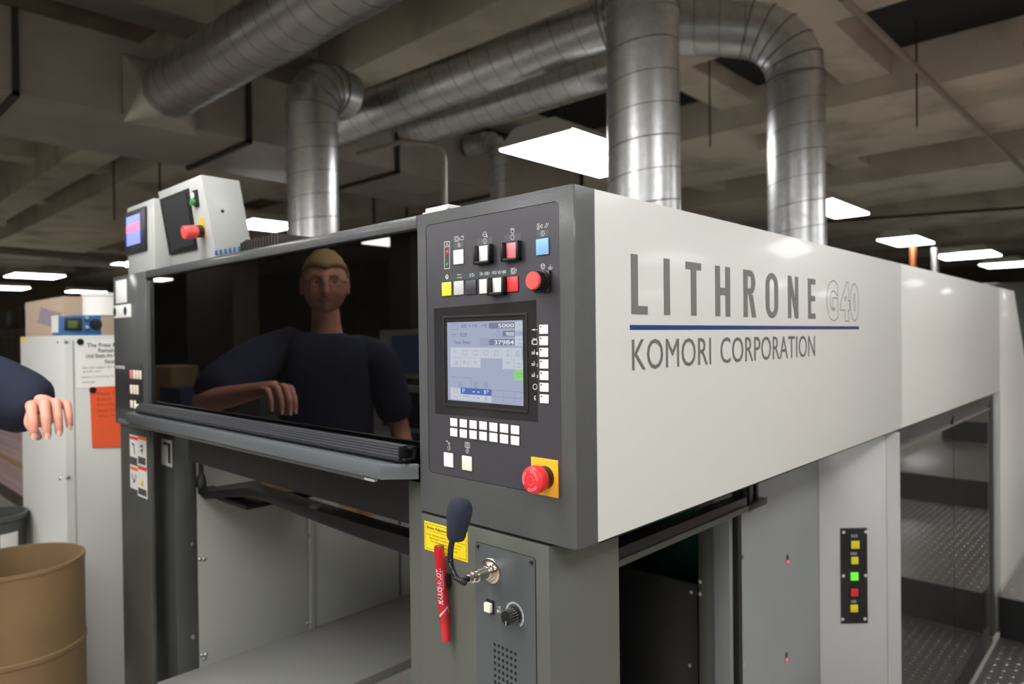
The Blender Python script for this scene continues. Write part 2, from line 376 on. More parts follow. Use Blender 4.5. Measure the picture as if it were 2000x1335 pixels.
def arrow(x, y, w, h, dr=1): L([(x, y-h), (x+w*dr, y), (x, y+h), (x, y-h)])
L([(450, 700), (450, 728)]); L([(456, 700), (456, 726)]); arrow(466, 712, 18, 13)
L([(526, 690), (526, 718)]); arrow(534, 703, 14, 11); L([(556, 714), (564, 690)]); arrow(568, 701, 14, 12); arrow(582, 700, 14, 12)
arrow(624, 695, 12, 12, -1); arrow(640, 694, 14, 12, -1); L([(644, 704), (652, 682)]); arrow(672, 692, 14, 12, -1); L([(678, 702), (686, 680)]); arrow(702, 690, 12, 12, -1); arrow(716, 688, 12, 12, -1)
L([(756, 664), (784, 661), (785, 700), (757, 703), (756, 664)], 0.0009); L(circ(770, 682, 8, 12, 12), 0.0009); L([(795, 664), (795, 696)]); L([(790, 676), (800, 675)])
L(circ(993, 648, 15, 21, 16)); L([(982, 640), (1004, 638), (993, 662), (982, 640)]); L([(1048, 634), (1048, 662)]); L([(1032, 655), (1040, 670), (1058, 668), (1066, 652)])
L([(1041, 652), (1048, 664), (1056, 651)])
# symbols by the right key column
R_ = lambda pts, w=0.0006: line(sy, [q3(*p) for p in pts], w, Y2)
R_([(1080, 265), (1155, 264)], 0.0008); R_([(1118, 252), (1095, 265), (1118, 278)])
R_([(1095, 385), (1146, 384), (1147, 437), (1096, 438), (1095, 385)], 0.0012); R_([(1092, 370), (1150, 368)]); R_([(1083, 385), (1083, 440)])
for y0, t in ((540, '1'), (675, '2'), (808, '3')):
    for k in range(3): R_([(1082, y0+k*12-8), (1095, y0-16+k*12), (1108, y0+k*12-8), (1122, y0-20+k*12)])
    R_([(1105, y0-34), (1120, y0-30)])
R_(circ(1122, 940, 24, 32, 20), 0.001)
R_([(1116, 1098), (1115, 1052), (1132, 1052)], 0.001); R_([(1116, 1074), (1128, 1074)], 0.001); R_([(1130, 1078), (1130, 1100)], 0.001)
# symbols above the two lower keys
B_ = lambda pts, w=0.0006: line(sy, [q2(*p) for p in pts], w, Y2)
B_([(236, 604), (246, 600), (246, 612)]); B_([(236, 602), (252, 608)]); [B_([(250, 612+k*6), (264, 616+k*6)]) for k in range(3)]
B_(circ(256, 649, 9, 14, 14)); B_([(256, 641), (256, 657)])
B_([(361, 610), (391, 617), (391, 650), (361, 642), (361, 610)]); [B_([(367, 618+k*8), (386, 622+k*8)]) for k in range(4)]
B_(circ(376, 668, 9, 14, 14)); B_([(376, 660), (376, 676)])
obj('printed_symbols', sy, M['print'], con, 'white printed symbols', smooth=False, kind='stuff')
for t, yy in (('1', 548), ('2', 686), ('3', 820)):
    (a, b), (c, d) = q3(1138, yy-18), q3(1158, yy+14); obj('printed_digit', ftext(t, a, b, c, d, Y2), M['print'], con, smooth=False)
for (cx, cy), m in (((280, 543), 'led_red'), ((279, 636), 'led_green')):
    p = P(*q1(cx, cy), 'y', 0); obj('indicator_lamp', MB().lathe((p.x, YF, p.z), (0, -1, 0), [(0, 0.0032), (0.0008, 0.003), (0.0016, 0.0015)], 18), M[m], con, 'red indicator lamp' if m == 'led_red' else 'green indicator lamp')
# column of seven keys
for r in ((1178, 205, 1281, 315), (1178, 341, 1281, 450), (1179, 479, 1283, 588), (1181, 615, 1285, 725), (1182, 752, 1286, 862), (1183, 893, 1287, 999), (1184, 1030, 1289, 1135)):
    k = key('menu_key', r, 'key', None, q3, 0.0014)
    p = P(*q3(r[0]+17, r[1]+24), 'y', 0); obj('key_dot', MB().lathe((p.x, YF-0.0014, p.z), (0, -1, 0), [(0, 0.0014), (0.0002, 0.0014)], 12), M['led_red' if r[1] < 210 else 'ink'], k)
for i, (x0, x1, t1, b1, t2, b2) in enumerate(((268, 313, 455, 508, 520, 573), (330, 376, 462, 515, 528, 582), (393, 440, 469, 523, 535, 590), (457, 506, 476, 530, 543, 599), (523, 575, 484, 541, 551, 609), (592, 645, 492, 549, 561, 619), (663, 717, 502, 559, 571, 630))):
    key('function_key', (x0, t1, x1, b1), 'key', None, q2, 0.0014); key('function_key', (x0, t2, x1, b2), 'key', None, q2, 0.0014)
key('push_button', (229, 680, 287, 771), 'key', 'white key at the lower left', q2)
key('push_button', (347, 701, 409, 794), 'cream', 'cream key at the lower left', q2)
# rotary selector with red cap
kb = fbox(*q1(932, 683), *q1(1056, 838), -0.004, YF, 0); ro = obj('rotary_selector', kb, M['black'], con, 'black ribbed rotary selector with red cap', bevel=0.0012)
p = P(*q1(996, 760), 'y', 0); bar = MB().lathe((p.x, -0.004, p.z), (0, -1, 0), [(0, 0.0155), (0.004, 0.0155), (0.0045, 0.0128), (0.015, 0.0128), (0.016, 0.0122)], 32)
for k in range(20):
    w = 2*math.pi*k/20; c_ = Vector((p.x+0.0128*math.cos(w), 0, p.z+0.0128*math.sin(w))); bar.cyl((c_.x, -0.0085, c_.z), (c_.x, -0.0195, c_.z), 0.0013, 6)
obj('ribbed_barrel', bar, M['black'], ro)
obj('red_cap', MB().lathe((p.x, -0.019, p.z), (0, -1, 0), [(0, 0.0126), (0.004, 0.0126), (0.0052, 0.0118), (0.0056, 0.0)], 36), M['redcap'], ro, 'red cap')
# emergency stop
st = obj('emergency_stop', fbox(1038.8, 895, 1090.8, 967, -0.0015, YF, 0), M['amber'], con, 'red mushroom emergency stop on yellow plate', bevel=0.0004)
p = P(1066, 931, 'y', 0)
obj('collar', MB().lathe((p.x, -0.001, p.z), (0, -1, 0), [(0, 0.0165), (0.012, 0.016), (0.013, 0.013), (0.016, 0.013)], 32), M['black'], st)
obj('mushroom_head', MB().lathe((p.x, -0.013, p.z), (0, -1, 0), [(0, 0.0165), (0.002, 0.0185), (0.004, 0.0193), (0.014, 0.0193), (0.0165, 0.0188), (0.0185, 0.0165), (0.0194, 0.012), (0.0197, 0)], 48), M['red'], st, 'red mushroom head')
ar = MB()
for a0 in (20, 140, 260):
    pts = []
    for k in range(9):
        w = math.radians(a0+k*9); pts.append((w))
    for rr, ww in ((0.0142, 0), (0.0118, 0)):
        for k in range(8):
            a = Vector((p.x+rr*math.cos(pts[k]), -0.0331, p.z+rr*math.sin(pts[k]))); b = Vector((p.x+rr*math.cos(pts[k+1]), -0.0331, p.z+rr*math.sin(pts[k+1])))
            n = Vector((a.x-p.x, 0, a.z-p.z)).normalized()*0.0003; ar.add([a-n, b-n, b+n, a+n], [(0, 1, 2, 3)])
    w = pts[0]-0.22; tip = Vector((p.x+0.013*math.cos(w), -0.0331, p.z+0.013*math.sin(w)))
    for rr in (0.0153, 0.0107):
        b = Vector((p.x+rr*math.cos(pts[0]), -0.0331, p.z+rr*math.sin(pts[0]))); t = (b-tip).normalized(); n = Vector((-t.z, 0, t.x))*0.0003; ar.add([tip-n, b-n, b+n, tip+n], [(0, 1, 2, 3)])
for k in range(8):
    w0 = k*math.pi/4; a = Vector((p.x+0.0062*math.cos(w0), -0.0331, p.z+0.0062*math.sin(w0))); b = Vector((p.x+0.0062*math.cos(w0+.4), -0.0331, p.z+0.0062*math.sin(w0+.4)))
    n = Vector((a.x-p.x, 0, a.z-p.z)).normalized()*0.0003; ar.add([a-n, b-n, b+n, a+n], [(0, 1, 2, 3)])
obj('turn_arrows', ar, M['markprint'], st, 'pale turning arrows', smooth=False)
# touch screen
ts = obj('touch_screen', MB().prism([P(*q, 'y', 0)+Vector((0, YF-0.0004, 0)) for q in ((847, 602), (1046.5, 585.5), (1050, 823.5), (849.5, 807))], (0, 0.0005, 0)), M['film'], con, 'glossy dark screen bezel under clear film', smooth=False)
fr = [P(*q, 'y', 0) for q in ((865, 617), (1030.6, 609.5), (1031.5, 805), (868, 792))]; xs = (fr[0].x+fr[3].x)/2, (fr[1].x+fr[2].x)/2; zs = (fr[0].z+fr[1].z)/2, (fr[2].z+fr[3].z)/2
a = P(874.5, 704, 'y', 0).x; b = P(1021.5, 709, 'y', 0).x; zt_ = (P(874.5, 628.5, 'y', 0).z+P(1021, 625.5, 'y', 0).z)/2; zb_ = (P(875, 780, 'y', 0).z+P(1022, 793, 'y', 0).z)/2
obj('bezel_rim', MB().ringprism(rounded(xs[0], xs[1], zs[1], zs[0], 0.002, -0.0012), rounded(xs[0]+0.0035, xs[1]-0.0035, zs[1]+0.0035, zs[0]-0.0035, 0.001, -0.0012), (0, 0.0022, 0)), M['sunk'], ts)
YS = -0.0004
obj('lit_display', box((a, YS, zb_), (b, YF, zt_)), M['scr'], ts, 'pale blue lit display', smooth=False)
def scr(name, r, m, y=YS-0.0002): 
    (a0, b0), (c0, d0) = q3(r[0], r[1]), q3(r[2], r[3]); return obj(name, fbox(a0, b0, c0, d0, y, y+0.0002, YS), M[m], ts, smooth=False)
for r in ((578, 178, 880, 248), (738, 276, 880, 346), (580, 374, 880, 448)): scr('number_field', r, 'scr3')
for k in range(7):
    x0 = 122+k*121; x1 = min(x0+118, 978); dy = k*2; scr('screen_tile', (x0, 474+dy*.5, x1, 592+dy*1.6), 'scr2')
for x0, x1, t, bt in ((122, 236, 596, 706), (240, 356, 598, 710), (360, 476, 600, 714), (738, 868, 610, 730), (874, 979, 612, 736)): scr('screen_tile', (x0, t, x1, bt), 'scr2')
scr('screen_tile', (888, 170, 976, 278), 'scr2'); scr('screen_tile', (888, 336, 976, 455), 'scr2')
scr('screen_green_tile', (872, 742, 982, 865), 'scrgreen')
scr('screen_tile', (124, 950, 240, 1090), 'scr2'); scr('screen_tile', (244, 1022, 606, 1112), 'scr2')
scr('screen_blue_bar', (242, 960, 608, 1036), 'scrblue', YS-0.0003)
Y3 = YS-0.0005
for t, r in (('5000', (686, 190, 872, 238)), ('9000', (778, 292, 872, 338)), ('37984', (640, 388, 872, 440))):
    (a0, b0), (c0, d0) = q3(r[0], r[1]), q3(r[2], r[3]); obj('screen_digits', ftext(t, a0, b0, c0, d0, Y3, bold=0.012), M['scrtxt'], ts, smooth=False)
sl = MB(); S_ = lambda pts, w=0.0004: line(sl, [q3(*p) for p in pts], w, Y3)
S_([(480, 216), (548, 214)], 0.001); S_([(524, 190), (552, 214), (526, 242)], 0.0009); S_(circ(685, 312, 24, 36, 18), 0.0005)
S_([(128, 195), (206, 190)]); S_([(128, 215), (206, 212), (206, 262), (128, 266), (128, 215)]); S_([(130, 325), (200, 322)], 0.0006); S_([(148, 292), (164, 308), (178, 292)]); S_([(148, 356), (164, 342), (180, 356)])
S_([(470, 372), (568, 370), (568, 446), (470, 450), (470, 372)]); [S_([(478, 384+k*14), (560, 382+k*14)], 0.0003) for k in range(5)]
for x, y in ((945, 208), (945, 380)): S_([(x-20, y), (x+20, y)])
S_([(945, 190), (945, 226)]); S_([(975, 262), (925, 262), (938, 250)]); S_([(975, 430), (925, 430), (938, 418)])
for cx in (292, 415, 540): S_([(cx-26, 510), (cx+26, 510), (cx+26, 562), (cx-26, 562), (cx-26, 510)])
S_([(635, 514), (695, 514), (688, 568), (643, 568), (635, 514)]); S_([(155, 525), (195, 525)]); S_([(790, 512), (815, 512), (810, 558), (795, 558), (790, 512)]); S_([(780, 574), (824, 574)])
for x0 in (905, 918, 930): S_([(x0, 524), (x0, 572)])
S_([(900, 520), (945, 520), (945, 576), (900, 576), (900, 520)])
S_([(146, 676), (214, 680)]); S_([(160, 662), (206, 664)]); S_([(185, 632), (205, 632), (205, 650), (185, 650), (185, 632)]); S_([(262, 636), (300, 636), (270, 660), (305, 662)]); S_([(318, 652), (340, 648), (322, 680), (342, 682)]); S_([(398, 650), (436, 650)]); S_([(416, 632), (416, 690)])
S_([(770, 660), (832, 662)]); S_([(782, 646), (820, 648)]); S_([(905, 665), (970, 668)]); S_([(915, 704), (960, 706)])
S_([(124, 820), (364, 835), (364, 945)]); S_([(890, 790), (972, 792)]); S_([(895, 782), (895, 836)]); S_([(925, 775), (925, 836)]); S_([(945, 780), (975, 780)]); S_([(945, 812), (975, 812)])
for x0 in (235, 420, 540): [S_([(x0-26, 884+k*16), (x0+26, 886+k*16)], 0.0005) for k in range(5)]
S_([(160, 962), (204, 964), (204, 1004), (160, 1002), (160, 962)]); S_([(612, 980), (978, 1004)]); S_([(612, 1052), (978, 1080)]); S_([(744, 986), (744, 1120)]); S_([(880, 998), (880, 1140)])
S_([(265, 1048), (340, 1052)], 0.0006); S_([(384, 1070), (412, 1072)], 0.0009); S_([(432, 1074), (462, 1076)], 0.0009); [S_([(528, 1040+k*14), (560, 1042+k*14)], 0.0005) for k in range(5)]
S_([(160, 1052), (204, 1056), (200, 1076)])
obj('screen_line_art', sl, M['scrline'], ts, smooth=False, kind='stuff')
sb = MB(); S2 = lambda pts, w=0.0008: line(sb, [q3(*p) for p in pts], w, Y3)
S2([(266, 1018), (266, 968)]); S2(circ(276, 978, 12, 14, 10)); S2([(384, 998), (408, 1000)], 0.0015); S2([(440, 1002), (464, 1004)], 0.0015); [S2([(518, 984+k*12), (544, 986+k*12)]) for k in range(4)]; S2([(552, 984), (572, 986)]); S2([(555, 1010), (570, 990)])
obj('screen_bar_marks', sb, M['scrtxt'], ts, smooth=False)
tx = MB()
for t, r in (('835 × 1/6', (250, 195, 436, 238)), ('0.20', (236, 300, 314, 345)), ('Total  Sheet', (160, 392, 350, 432))):
    (a0, b0), (c0, d0) = q3(r[0], r[1]), q3(r[2], r[3]); g = ftext(t, a0, b0, c0, d0, Y3); tx.add(g.v, g.f)
obj('screen_small_text', tx, mat('faint screen text', s(70, 76, 92), 0.3, emit=0.3), ts, smooth=False)

# ================================================================ WHITE SIDE FAIRING
fair = thing('side_fairing', 'long glossy white press side panel with grey and blue lettering', 'panel', (-0.02, 1.6, ZB))
obj('side_panel', box((-0.03, 0.0486, ZB), (0, 1.598, ZT)), M['white'], fair, 'white panel with the lettering', bevel=0.0012)
obj('side_panel', box((-0.03, 1.6, ZB), (0, 3.296, ZT)), M['white'], fair, 'plain white panel further back', bevel=0.0012)
obj('panel_joint', box((-0.03, 1.5978, ZB), (-0.001, 1.6002, ZT)), M['seam'], fair)
obj('bottom_flange', box((-0.05, 0.06, ZB-0.004), (-0.004, 3.29, ZB+0.001)), M['deep'], fair)
XS = 0.0006
def sy_(px, py): return P(px, py, 'x', 0)
def q5(x, y): return (1200+x/3.846, 470+y/3.846)
def spoly(lst):  # polygons in (y,z)
    mb = MB()
    for k, poly in enumerate(lst): mb.prism([(0.0002, a, b) for a, b in poly], (XS+0.00015*k, 0, 0))
    return mb
zt_l = 1.6655; zb_l = 1.575
def ly(x): return P(*q5(x, 400), 'x', 0).y
def rect(y0, y1, z0, z1): return [(y0, z0), (y1, z0), (y1, z1), (y0, z1)]
hh = zt_l-zb_l
def letter(name, polys): obj('letter', spoly(polys), M['letter'], fair, None, smooth=False)
y0, y1 = ly(125), ly(246); st_ = ly(175)-ly(125)
tb = st_*0.62
letter('L', [rect(y0, y0+st_, zb_l, zt_l), rect(y0+st_, y1, zb_l, zb_l+0.0125)])
y0, y1 = ly(371), ly(415); letter('I', [rect(y0, y1, zb_l, zt_l)]); sw = y1-y0
y0, y1 = ly(535), ly(651); c_ = (y0+y1)/2; letter('T', [rect(y0, y1, zt_l-0.0125, zt_l), rect(c_-sw/2, c_+sw/2, zb_l, zt_l-0.0125)])
y0, y1 = ly(757), ly(867); letter('H', [rect(y0, y0+sw, zb_l, zt_l), rect(y1-sw, y1, zb_l, zt_l), rect(y0+sw, y1-sw, 1.614, 1.627)])
def arc(cy, cz, ry, rz, a0, a1, n=10): return [(cy+ry*math.cos(math.radians(a0+(a1-a0)*k/n)), cz+rz*math.sin(math.radians(a0+(a1-a0)*k/n))) for k in range(n+1)]
y0, y1 = ly(968), ly(1062); ym = y1-0.003
bo = [(y0+sw, zt_l)]+arc(ym-0.022, zt_l-0.0235, 0.022, 0.0235, 90, -90)+[(y0+sw, zt_l-0.047)]
bi = [(y0+sw, zt_l-0.012)]+arc(ym-0.022, zt_l-0.0235, 0.022-sw, 0.0115, 90, -90)+[(y0+sw, zt_l-0.035)]
mb = MB(); n = len(bo)
for k in range(n-1): mb.prism([(0.0002, *bo[k]), (0.0002, *bo[k+1]), (0.0002, *bi[k+1]), (0.0002, *bi[k])], (XS, 0, 0))
for poly in ([rect(y0, y0+sw, zb_l, zt_l)]+[[(y0+sw*1.25, zt_l-0.047), (y0+sw*2.25, zt_l-0.047), (y1, zb_l), (y1-sw*1.02, zb_l)]]): mb.prism([(0.0002, *q) for q in poly], (XS, 0, 0))
obj('letter', mb, M['letter'], fair, smooth=False)
y0, y1 = ly(1135), ly(1228); cy = (y0+y1)/2; rz = 0.024
def pill(y0, y1, z0, z1, rr, n=8):
    ry = (y1-y0)/2; c = (y0+y1)/2; return arc(c, z1-rr, ry, rr, 0, 180, n)+arc(c, z0+rr, ry, rr, 180, 360, n)
po = pill(y0, y1, zb_l-0.001, zt_l+0.001, 0.026); pi_ = pill(y0+sw, y1-sw, zb_l+0.011, zt_l-0.011, 0.014)
obj('letter', MB().ringprism([(0.0002, *q) for q in po], [(0.0002, *q) for q in pi_], (XS, 0, 0)), M['letter'], fair, smooth=False)
y0, y1 = ly(1303), ly(1379); sn = sw*0.92
letter('N', [rect(y0, y0+sn, zb_l, zt_l), rect(y1-sn, y1, zb_l, zt_l), [(y0+sn*.1, zt_l), (y0+sn*1.05, zt_l), (y1-sn*.1, zb_l), (y1-sn*1.05, zb_l)]])
y0, y1 = ly(1453), ly(1507); letter('E', [rect(y0, y0+sw, zb_l, zt_l), rect(y0+sw, y1, zb_l, zb_l+0.012), rect(y0+sw, y1-0.002, 1.615, 1.627), rect(y0+sw, y1, zt_l-0.012, zt_l)])
za, zb2 = P(*q5(114, 629), 'x', 0).z, P(*q5(114, 671), 'x', 0).z
obj('blue_stripe', box((0.0002, ly(113), (za+zb2)/2-0.0037), (XS, ly(1834), (za+zb2)/2+0.0037)), M['bluebar'], fair, 'blue stripe', smooth=False)
def stext(txt, a, b, z0, z1, **k):
    y0, y1 = P(*q5(a, 800), 'x', 0).y, P(*q5(b, 800), 'x', 0).y
    return text_mesh(txt, y1-y0, z1-z0, lambda u, v, d: (XS+d, y0+u, z0+v), **k)
kz0, kz1 = P(*q5(128, 976), 'x', 0).z, P(*q5(128, 738), 'x', 0).z
obj('lettering', stext('KOMORI', 130, 724, kz0, kz1, spacing=1.02), M['letter2'], fair, 'thin grey lettering', smooth=False)
obj('lettering', stext('CORPORATION', 795, 1505, kz0, kz1, spacing=1.02), M['letter2'], fair, 'thin grey lettering', smooth=False)
gz1 = P(*q5(1634, 297), 'x', 0).z; gz0 = P(*q5(1634, 600), 'x', 0).z
ga, gb = ly(1592), ly(1832)
for ch, u0, u1 in (('G', 0, 0.33), ('4', 0.41, 0.70), ('0', 0.72, 1.0)):
    A_, B2 = ga+(gb-ga)*u0, ga+(gb-ga)*u1
    cu = text_mesh(ch, B2-A_, gz1-gz0, lambda u, v, d: (XS+d*0.02, A_+u, gz0+v), bold=0.06)
    me = mesh_of('t', cu, [], smooth=False); bm = bmesh.new(); bm.from_mesh(me); bmesh.ops.remove_doubles(bm, verts=bm.verts, dist=1e-6)
    es = [e for e in bm.edges if len(e.link_faces) == 1]; g = MB()
    for e in es:
        a, b = e.verts[0].co, e.verts[1].co; t = (b-a)
        if t.length < 1e-7: continue
        t.normalize(); n = Vector((0, -t.z, t.y))*0.0010; tt = t*0.0006
        g.add([a-n-tt, b-n+tt, b+n+tt, a+n-tt], [(0, 1, 2, 3)])
    bm.free(); bpy.data.meshes.remove(me)
    obj('outline_letter', g, M['outline'], fair, 'outlined character', smooth=False)
# lower rear panel with slanted end
sp = [(3.30, 0.30), (3.30, ZT), (3.735, ZT), (4.14, 1.35), (4.14, 0.30)]
lr = obj('rear_side_guard', MB().prism([(-0.03, a, b) for a, b in sp], (0.03, 0, 0)), M['white'], None, 'white guard plate with slanted rear edge beside the stair', bevel=0.001, cat='panel')
# ================================================================ DELIVERY WINDOW SECTION
XW = -1.9065
win = thing('delivery_window', 'wide dark glossy window of the press delivery in dark frame', 'window', (-1.1, 0.02, 1.3))
xa = P(286, 660, 'y', 0.0).x
obj('top_rail', box((xa-0.0005, -0.0005, 1.7285), (XL-0.0015, 0.05, ZT)), M['frame'], win, bevel=0.0015)
obj('window_pane', box((xa, 0.012, 1.345), (XL-0.0015, 0.018, 1.7285)), M['glass'], win, 'glossy dark smoked pane', smooth=False)
p = P(287.5, 551, 'y', 0.01); obj('pane_screw', MB().lathe((p.x+0.008, 0.012, p.z), (0, -1, 0), [(0, 0.008), (0.004, 0.007), (0.005, 0)], 16), M['screw'], win)
# finned black rail
xr = P(787, 890, 'y', -0.02).x
prof = [(0.01, 1.335), (-0.030, 1.335), (-0.030, 1.342), (-0.026, 1.3435), (-0.026, 1.346), (-0.0225, 1.3475), (-0.0225, 1.350), (-0.019, 1.3515), (-0.019, 1.354), (-0.013, 1.358), (-0.004, 1.3585), (-0.004, 1.352), (0.01, 1.352)]
obj('finned_rail', MB().prism([(xa-0.02, y, z) for y, z in prof], (xr-xa+0.02, 0, 0)), M['rail'], win, 'black finned sill rail', smooth=False)
ec = MB().box((xr+0.001, -0.027, 1.336), (XL-0.006, -0.004, 1.3395)); ec.box((xr+0.001, -0.008, 1.336), (XL-0.006, -0.003, 1.357)); ec.box((xr+0.001, -0.016, 1.3535), (XL-0.006, -0.003, 1.358)); ec.box((xr, -0.03, 1.334), (xr+0.003, 0, 1.3595))
obj('rail_end_bracket', ec, M['black'], win, bevel=0.0005)
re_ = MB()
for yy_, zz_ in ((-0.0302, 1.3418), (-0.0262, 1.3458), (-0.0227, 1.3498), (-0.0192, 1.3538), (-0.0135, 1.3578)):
    obj('rail_edge_glint', MB().box((xa-0.019, yy_-0.0003, zz_-0.0004), (xr-0.001, yy_+0.0006, zz_+0.0005)), M['ledge'], win, 'pale strip painting the glint on a rail edge')  # lighter strips paint the highlights along the rail ridges
# ledge
zl0, zl1 = 1.3018, 1.3284
xle = P(228, 815, 'y', -0.02).x
lp = [(-1.70, 0.0), (-1.70, -0.022), (-1.66, -0.046), (-0.386, -0.046), (XL-0.004, 0.0)]
obj('ledge', MB().prism([(x, y, zl0) for x, y in lp], (0, 0, zl1-zl0)), M['ledge'], win, 'grey metal ledge with angled end', bevel=0.0012)
obj('ledge_strip', box((-1.66, -0.018, 1.3284), (XL-0.02, -0.004, 1.333)), M['deep'], win)
obj('light_barrier', box((-1.66, -0.035, 1.291), (-0.44, -0.02, 1.3015)), M['ledge'], win, 'thin light bar under the ledge', bevel=0.001)
obj('lens_strip', box((-0.448, -0.037, 1.2925), (-0.418, -0.03, 1.2965)), M['seam'], win)
hood = thing('press_hood', 'flat dark cover of the press behind the control console', 'cover', (-0.95, 1.7, 1.5))
obj('cover_top', box((XW+0.02, 1.7, 1.715), (-0.032, 3.3, 1.738)), M['frame'], hood)
obj('cover_front_strip', box((XW+0.02, 0.06, 1.715), (-0.032, 0.36, 1.738)), M['frame'], hood)
obj('cover_bulkhead', box((xa-0.01, 0.06, 1.31), (XL, 0.09, 1.714)), M['deep'], hood)
# under-window beam
bm_ = thing('lift_beam', 'black cross beam hanging just under the window ledge', 'beam', (-0.9, 0.06, 1.2))
obj('beam_web', box((-1.42, 0.04, 1.203), (XL-0.02, 0.05, 1.2995)), M['black'], bm_, smooth=False)
obj('beam_flange', box((-1.42, 0.02, 1.29), (XL-0.02, 0.05, 1.3005)), M['black'], bm_)
# ================================================================ LEFT END CONTROL BOX
eb = thing('end_control_box', 'dark grey control box at the far left end of the press window', 'control box', ((XW+xa)/2, 0.03, 1.272))
zq = 1.276
obj('housing', box((XW, 0, zq), (xa-0.001, 0.055, ZT)), M['frame'], eb, bevel=0.002)
def q6(x, y): return (210+x/4.043, 520+y/4.043)
def ekey(name, r, m, d=0.003, y=0.0, label=None, bev=0.001, par=None): 
    (a, b), (c, d_) = q6(r[0], r[1]), q6(r[2], r[3]); return obj(name, fbox(a, b, c, d_, y-d, y+0.001, y), M[m], par or eb, label, bevel=bev)
ekey('paper_note', (66, 107, 151, 288), 'sticker', 0.001, label='blank white note')
hk = ekey('hook_plate', (63, 303, 188, 405), 'sticker', 0.004, label='white hanging plate with two holes')
for cx, cy in ((68, 360), (150, 352)):
    p = P(*q6(cx, cy), 'y', 0); obj('hole', MB().lathe((p.x, -0.0038, p.z), (0, -1, 0), [(0, 0.014), (0.0006, 0.014)], 14), M['deep'], hk)
kp = ekey('key_panel', (66, 755, 280, 1135), 'sunk', 0.002, label='dark key panel')
zz = P(*q6(100, 795), 'y', 0).z
(a, b), (c, d) = q6(66, 782), q6(136, 808); obj('panel_lettering', ftext('KOMORI', a, b, c, d, -0.0024, bold=0.02), M['print'], kp, smooth=False)
for xs_, t, bt in (((180, 205, 229, 253), 816, 884), ((182, 206, 229), 934, 1006), ((184, 210), 1056, 1114)):
    for i, x in enumerate(xs_): ekey('small_key', (x, t+i*2, x+15, bt+i*2), 'cream' if not (t == 816 and i == 0) else 'pink', 0.002, -0.002, bev=0.0006, par=kp)
for x0, x1, t, bt in ((95, 168, 1205, 1232), (190, 262, 1220, 1262)): ekey('pull_handle', (x0, t, x1, bt), 'screw', 0.006, 0.0, 'pale pull handle', 0.002)
p = P(*q6(267, 1114), 'y', 0); obj('white_knob', MB().lathe((p.x, 0, p.z), (0, -1, 0), [(0, 0.012), (0.015, 0.012), (0.018, 0.008), (0.019, 0)], 18), M['sticker'], eb)
# legs on the left
def leg(name, mb, m, label, cat='column', **k): return obj(name, mb, M[m], None, label, cat=cat, **k)
xA0, xA1 = P(236, 900, 'y', 0.005).x, P(292, 900, 'y', 0.005).x
la = thing('support_column', 'dark glossy column with warning stickers under the left control box', 'column', ((xA0+xA1)/2, 0.05, 0))
obj('column_shell', box((xA0, 0.005, 0), (xA1, 0.018, zq-0.001)), M['darkleg'], la, bevel=0.002)
def q7(x, y): return (230+x/7.853, 830+y/7.853)
def st3(par, name, r, m, dep=0.0006, y=0.005, label=None):
    (a, b), (c, d_) = q7(r[0], r[1]), q7(r[2], r[3]); return obj(name, fbox(a, b, c, d_, y-dep, y+0.0002, y), M[m], par, label, smooth=False)
wl = st3(la, 'warning_sticker', (188, 170, 440, 610), 'sticker', label='white warning sticker with red and orange heads')
st3(wl, 'sticker_head', (190, 172, 312, 222), 'sr', 0.001); st3(wl, 'sticker_head', (316, 172, 436, 222), 'so', 0.001)
st3(wl, 'sticker_text', (194, 490, 300, 600), 'sg', 0.001); st3(wl, 'sticker_text', (316, 490, 430, 600), 'sg', 0.001)
wl2 = st3(la, 'warning_sticker', (194, 640, 452, 1080), 'sticker', label='white warning sticker with orange heads and yellow triangle')
st3(wl2, 'sticker_head', (198, 642, 312, 690), 'so', 0.001); st3(wl2, 'sticker_head', (318, 642, 446, 690), 'sr', 0.001)
st3(wl2, 'sticker_text', (200, 975, 310, 1075), 'sg', 0.001); st3(wl2, 'sticker_text', (320, 975, 446, 1075), 'sg', 0.001)
g = MB(); t = [P(*q7(x, y), 'y', 0.005)+Vector((0, -0.0011, 0)) for x, y in ((385, 810), (350, 925), (412, 950))]; g.add(t, [(0, 1, 2)])
obj('warning_triangle', g, M['sy'], wl2, smooth=False)
g = MB()
for pts in ([(215, 280), (250, 300), (245, 360), (262, 440)], [(340, 330), (375, 310), (385, 340)], [(350, 400), (380, 360), (375, 440)], [(225, 740), (225, 800), (250, 860)], [(275, 750), (275, 830), (240, 880)]): line(g, [q7(*p) for p in pts], 0.005, 0.0038)
obj('sticker_pictogram', g, M['ink'], la, smooth=False)
xB0, xB1 = P(296, 900, 'y', 0.06).x, P(341, 900, 'y', 0.06).x
yB = max(P(384, 1000, 'x', xB1).y, 0.07)
lb_ = thing('support_column', 'dark column with small framed sticker under the window ledge', 'column', ((xB0+xB1)/2, 0.1, 0))
obj('column_shell', box((xA0+0.03, 0.06, 0), (xB1, yB, 1.3)), M['darkleg'], lb_, bevel=0.002)
def st4(par, name, r, m, dep): 
    (a, b), (c, d_) = q7(r[0], r[1]), q7(r[2], r[3]); return obj(name, fbox(a, b, c, d_, 0.06-dep, 0.0602, 0.06), M[m], par, smooth=False)
sk = st4(lb_, 'framed_sticker', (672, 220, 832, 620), 'sticker', 0.0006); st4(sk, 'sticker_window', (700, 268, 812, 572), 'ink', 0.001); st4(sk, 'sticker_paper', (690, 300, 776, 572), 'sticker', 0.0014)
for py in (1062, 1243):
    p = P(377, py, 'x', xB1); obj('screw_head', MB().lathe((xB1, p.y, p.z), (1, 0, 0), [(0, 0.007), (0.003, 0.006), (0.004, 0)], 14), M['screw'], lb_)
